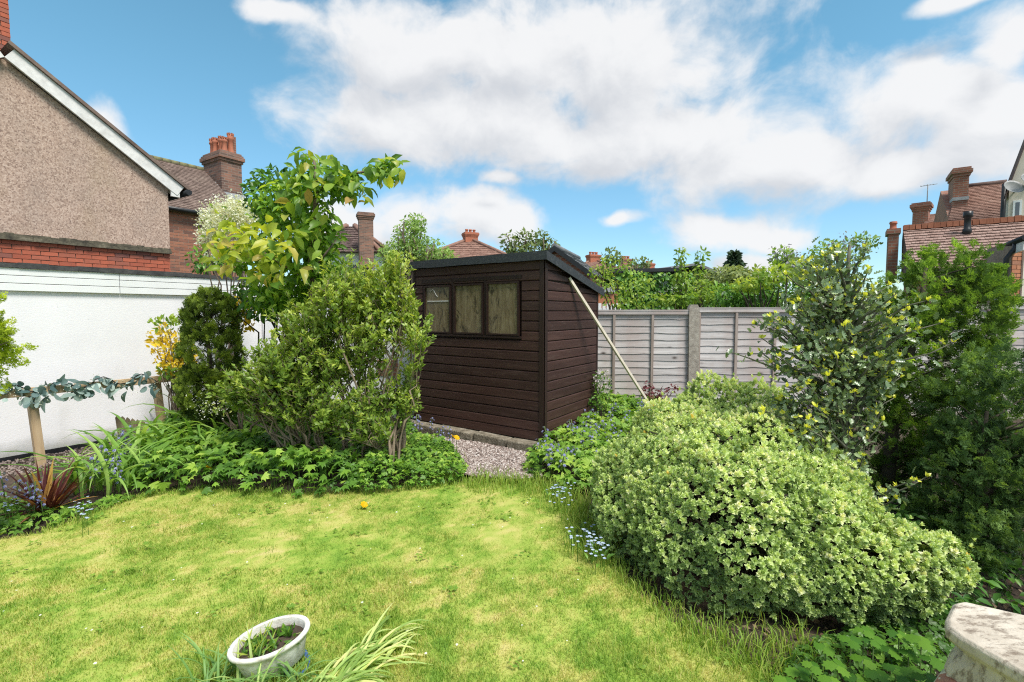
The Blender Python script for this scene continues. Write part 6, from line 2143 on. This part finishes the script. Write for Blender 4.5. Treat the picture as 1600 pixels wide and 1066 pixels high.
def small_flowers():
    # Welsh poppies
    r = rg(171)
    def petals():
        fm = FM()
        for k in range(7):
            a = k * math.pi * 2 / 7 + .3
            fm.scatter(round_leaf(.25), np.zeros((1, 3)), np.array([[math.cos(a), math.sin(a), .55]]), np.array([[-.3 * math.cos(a), -.3 * math.sin(a), 1.0]]), .036, [r.random()])
        return fm.mesh('petals', M['poppy'])
    pm = petals()
    spots = [((577, 681), 5.0, 'yellow-orange poppy left of the gravel under the shrub'), ((619, 684), 4.9, 'yellow-orange poppy in front of the plinth by the shrub'), ((707, 683), 4.85, 'taller yellow poppy in front of the stone plinth'),
             ((713, 685), 4.8, 'yellow poppy right beside the plinth poppy'), ((336, 717), 4.4, 'yellow poppy over the lobed leaves below the daylilies'), ((325, 733), 4.3, 'small low yellow flower beside the border poppy'), ((568, 790), None, 'yellow dandelion in the lawn')]
    for (px, py), Y, lab in spots:
        q = G(px, py, .03) if Y is None else P(px, py, Y)
        t = thing('poppy' if Y else 'dandelion', lab, 'flower', (q.x, q.y, 0), group='yellow flowers in the garden')
        f = link('petals', pm, t); f.location = (0, 0, q.z); f.rotation_euler = (.7, .1, float(r.uniform(0, 3)))
        m = MB(); m.tube([(0, .01, 0), (.005, .01, q.z * .6), (0, .004, q.z)], .003, 4); m.build('stem', M['green_stem'], t)
    # forget-me-nots
    for lab, pts, n in (('pale blue forget-me-nots at the hebe edge beside the lawn', [(905, 835), (920, 850), (935, 865), (915, 830), (930, 845), (945, 850)], 9), ('pale blue forget-me-nots beside the bluebell mound', [(870, 765), (880, 760), (868, 770), (885, 772)], 5),
                        ('pale blue forget-me-nots by the red spiky plant', [(122, 790), (130, 795), (10, 785), (20, 790)], 6)):
        c = G(*pts[0])
        t = thing('forget_me_not', lab, 'flower', (c.x, c.y, 0), group='forget-me-not clumps')
        fm = FM(); lf = FM()
        for _ in range(n * 7):
            px, py = pts[int(r.integers(len(pts)))]
            h = r.uniform(.06, .17); b = G(px + r.normal() * 9, py + r.normal() * 7, h)
            for k in range(5):
                a = k * 1.257
                fm.scatter(round_leaf(.05), np.array([tuple(b)]), np.array([[math.cos(a), math.sin(a) - .2, .2]]), np.array([[0, -.4, 1.0]]), .011, [r.random()])
            lf.tube([(b.x, b.y, 0), b], .0018, 3, .4)
        for _ in range(n * 8):
            px, py = pts[int(r.integers(len(pts)))]
            b = G(px + r.normal() * 10, py + r.normal() * 8, r.uniform(.02, .09))
            lf.scatter(LEAF8N, np.array([tuple(b)]), rand_dirs(r, 1), np.array([[0, -.3, 1.0]]), .045, [.5 + .2 * r.normal()])
        fm.build('flowers', M['forget_me_not'], t, 'stuff'); lf.build('leaves', M['geranium'], t, 'stuff')


small_flowers()


# ------------------------------------------------------------------ gravel, grass, leaf litter
def gravel():
    r = rg(181)
    xs_ = [q[0] for q in GRAVEL]; ys_ = [q[1] for q in GRAVEL]
    n = 9000
    x = r.uniform(min(xs_), max(xs_), n * 2); y = r.uniform(min(ys_), max(ys_), n * 2)
    k = in_poly(x, y, GRAVEL); x, y = x[k][:n], y[k][:n]
    tet = fan([(-.5, -.4, 0), (.5, -.35, 0), (.1, .5, 0), (-.3, .1, .45), (.3, 0, .5)], [(0, 1, 4), (0, 4, 3), (1, 2, 4), (2, 3, 4), (2, 0, 3)])
    fm = FM()
    fm.scatter(tet, np.stack([x, y,   .022 + r.random(len(x)) * .012], 1), nrm(np.stack([r.normal(size=len(x)), r.normal(size=len(x)), .2 * r.normal(size=len(x))], 1)), np.tile([0, 0, 1.0], (len(x), 1)), r.uniform(.012, .026, len(x)), r.random(len(x)))
    fm.build('gravel', M['gravel'], None, 'stuff')
    # chippings along the foot of the garage
    n = 2600
    t_ = r.uniform(-.6, 3.2, n); w_ = r.uniform(.05, .75, n)
    ca, sa = math.cos(GAR_ROT), math.sin(GAR_ROT)
    x = g0.x + ca * t_ + sa * w_; y = g0.y + sa * t_ - ca * w_
    fm = FM()
    fm.scatter(tet, np.stack([x, y, -.04 + r.random(n) * .02], 1), nrm(np.stack([r.normal(size=n), r.normal(size=n), .2 * r.normal(size=n)], 1)), np.tile([0, 0, 1.0], (n, 1)), r.uniform(.012, .03, n), r.random(n) * .6)
    fm.build('garage_chippings', M['gravel'], None, 'stuff')


M['gravel'] = leaf_mat('gravel_stone', [(0, (.1, .075, .065)), (.3, (.23, .175, .155)), (.7, (.36, .3, .27)), (1, (.58, .53, .5))], .85, 0, .3, gain=1)
gravel()


def blades(fm, x, y, h, w, tint, r, bend=.5, lean=None, z0=0.0, simple=False):
    n = len(x)
    a = r.uniform(0, 2 * math.pi, n)
    wx, wy = np.cos(a) * w / 2, np.sin(a) * w / 2
    b = r.uniform(0, 2 * math.pi, n)
    off = h * bend * r.uniform(.3, 1.3, n)
    lx, ly = np.cos(b) * off, np.sin(b) * off
    if lean is not None: lx = lx + lean[0] * h; ly = ly + lean[1] * h
    zb = np.full(n, z0 - .004)
    A = np.stack([x - wx, y - wy, zb], 1); B = np.stack([x + wx, y + wy, zb], 1)
    C = np.stack([x - wx * .8 + lx * .4, y - wy * .8 + ly * .4, zb + h * .6], 1); D = np.stack([x + wx * .8 + lx * .4, y + wy * .8 + ly * .4, zb + h * .6], 1)
    T = np.stack([x + lx, y + ly, zb + h * np.clip(1.05 - .5 * bend, .4, 1)], 1)
    if simple:
        return fm.add(np.stack([A, B, T], 1), np.arange(n * 3).reshape(-1, 3), np.repeat(tint, 3))
    V = np.stack([A, B, C, D, T], 1)
    F = np.array([(0, 1, 3), (0, 3, 2), (2, 3, 4)])[None] + (np.arange(n) * 5)[:, None, None]
    fm.add(V, F, np.repeat(tint, 5))


def grass():
    r = rg(191)
    fm = FM()
    # visible lawn, denser towards the viewer
    n = 900000
    x = r.uniform(-4.6, 1.4, n); y = 1.75 + (5.0 - 1.75) * r.random(n) ** 1.35
    k = in_poly(x, y, LAWN) & (np.abs(x) < y * 1.16 + .3)
    x, y = x[k], y[k]
    x, y = x[:185000], y[:185000]
    tt = turf_tint(x, y)
    clump = vnoise(x * 6, y * 6, 77)
    h = (.010 + .022 * clump + .012 * tt) * r.uniform(.5, 1.5, len(x))
    tint = np.clip(tt + .2 * r.normal(size=len(x)), 0, 1)
    near = y < 2.9
    blades(fm, x[near], y[near], h[near], .0018 + .001 * y[near] / 3, tint[near], r, .7)
    blades(fm, x[~near], y[~near], h[~near], .002 + .0012 * y[~near] / 3, tint[~near], r, .7, simple=True)
    # coarser darker tufts here and there
    n = 420
    cx_ = r.uniform(-4.2, 1.2, n); cy_ = r.uniform(1.9, 4.4, n)
    k = in_poly(cx_, cy_, LAWN) & (vnoise(cx_ * 2.2, cy_ * 2.2, 88) > .45); cx_, cy_ = cx_[k], cy_[k]
    x = np.repeat(cx_, 26) + r.normal(size=len(cx_) * 26) * .03; y = np.repeat(cy_, 26) + r.normal(size=len(cx_) * 26) * .03
    blades(fm, x, y, r.uniform(.025, .055, len(x)), .0035, np.clip(.74 + .16 * r.normal(size=len(x)), 0, 1), r, .8)
    # flat weeds: clover and plantain leaves in the sward
    n = 90
    cx_ = r.uniform(-4.2, 1.2, n); cy_ = r.uniform(1.9, 4.4, n)
    k = in_poly(cx_, cy_, LAWN); cx_, cy_ = cx_[k], cy_[k]
    for a_, b_ in zip(cx_, cy_):
        c = int(r.integers(5, 16))
        q = np.stack([a_ + r.normal(size=c) * .035, b_ + r.normal(size=c) * .035, r.uniform(.012, .03, c)], 1)
        fm.scatter(PALM3 if r.random() < .6 else LEAF8, q, nrm(np.stack([r.normal(size=c), r.normal(size=c), .15 * r.normal(size=c)], 1)), nrm(np.array([0, -.2, 1.0]) + .3 * r.normal(size=(c, 3))), r.uniform(.016, .034, c), np.clip(.85 + .12 * r.normal(size=c), 0, 1))
    # sparse turf beyond the frame so that a step aside still meets grass
    n = 60000
    x = r.uniform(-7.5, 1.0, n); y = r.uniform(-1.5, 4.0, n)
    k = in_poly(x, y, LAWN) & ((np.abs(x) > y * 1.1) | (y < 1.75)); x, y = x[k][:30000], y[k][:30000]
    blades(fm, x, y, r.uniform(.015, .04, len(x)), .005, turf_tint(x, y), r, .8)
    fm.build('grass', M['grass_blade'], None, 'stuff')
    # long unmown fringe along the border
    fm = FM()
    edge = [(60, 832), (130, 808), (200, 782), (240, 770), (330, 766), (470, 771), (560, 769), (640, 762), (735, 755), (800, 758), (862, 764), (905, 792), (928, 832), (955, 874), (1000, 922), (1055, 967), (1130, 1012), (1230, 1052)]
    E = [G(*q) for q in edge]
    for i in range(len(E) - 1):
        ln_ = (E[i + 1] - E[i]).length
        px = edge[i][0]
        dens = 1500 if 640 < px < 930 else (550 if px < 600 else 700)
        hh = .12 if 700 < px < 930 else (.05 if px < 600 else .07)
        n = int(dens * ln_)
        t_ = r.random(n)
        nx_, ny_ = -(E[i + 1].y - E[i].y) / ln_, (E[i + 1].x - E[i].x) / ln_
        wv = r.normal(size=n) * (.13 if 700 < px < 930 else .06)
        x = E[i].x + (E[i + 1].x - E[i].x) * t_ + nx_ * wv; y = E[i].y + (E[i + 1].y - E[i].y) * t_ + ny_ * wv
        blades(fm, x, y, hh * r.uniform(.4, 1.3, n), .0055, np.clip(.72 + .16 * r.normal(size=n), 0, 1), r, .55)
    # tufts on the soil under the hebe and beside the pot
    for (px, py, n, h_, sp) in ((1120, 1010, 160, .12, .12), (1200, 1020, 200, .14, .12), (1270, 1030, 120, .12, .1), (1330, 1060, 100, .1, .1), (1060, 985, 160, .08, .12), (330, 1060, 220, .1, .07), (470, 1065, 160, .09, .08), (620, 1010, 120, .05, .06), (400, 960, 25, .14, .03), (600, 720, 300, .2, .12), (660, 730, 400, .18, .15), (690, 745, 300, .12, .1)):
        c = G(px, py)
        blades(fm, c.x + r.normal(size=n) * sp, c.y + r.normal(size=n) * sp, h_ * r.uniform(.4, 1.2, n), .005, np.clip(.75 + .18 * r.normal(size=n), 0, 1), r, .6)
    fm.build('long_grass', M['grass_blade'], None, 'stuff')
    # dry litter on the soil
    fm = FM()
    n = 1800
    x = r.uniform(.8, 3.4, n); y = r.uniform(1.5, 3.6, n)
    k = ~in_poly(x, y, LAWN); x, y = x[k], y[k]
    fm.scatter(LEAF2, np.stack([x, y, np.full(len(x), -.03) + r.random(len(x)) * .02], 1), nrm(np.stack([r.normal(size=len(x)), r.normal(size=len(x)), .2 * r.normal(size=len(x))], 1)), nrm(np.array([0, 0, 1.0]) + .4 * r.normal(size=(len(x), 3))), r.uniform(.02, .05, len(x)), r.random(len(x)))
    fm.build('leaf_litter', M['litter'], None, 'stuff')
    # petals and daisies fallen on the lawn
    fm = FM()
    n = 60
    x = r.uniform(-3.4, .6, n); y = r.uniform(2.0, 4.2, n)
    k = in_poly(x, y, LAWN); x, y = x[k], y[k]
    fm.scatter(round_leaf(.1), np.stack([x, y, np.full(len(x), .03)], 1), nrm(np.stack([r.normal(size=len(x)), r.normal(size=len(x)), 0 * x], 1)), np.tile([0, -.3, 1.0], (len(x), 1)), r.uniform(.008, .016, len(x)), r.random(len(x)))
    fm.build('fallen_petals', M['white_bloom'], None, 'stuff')


M['litter'] = leaf_mat('leaf_litter', [(0, (.05, .03, .018)), (.5, (.13, .085, .05)), (1, (.28, .21, .14))], .9, 0, .2, gain=1)
grass()
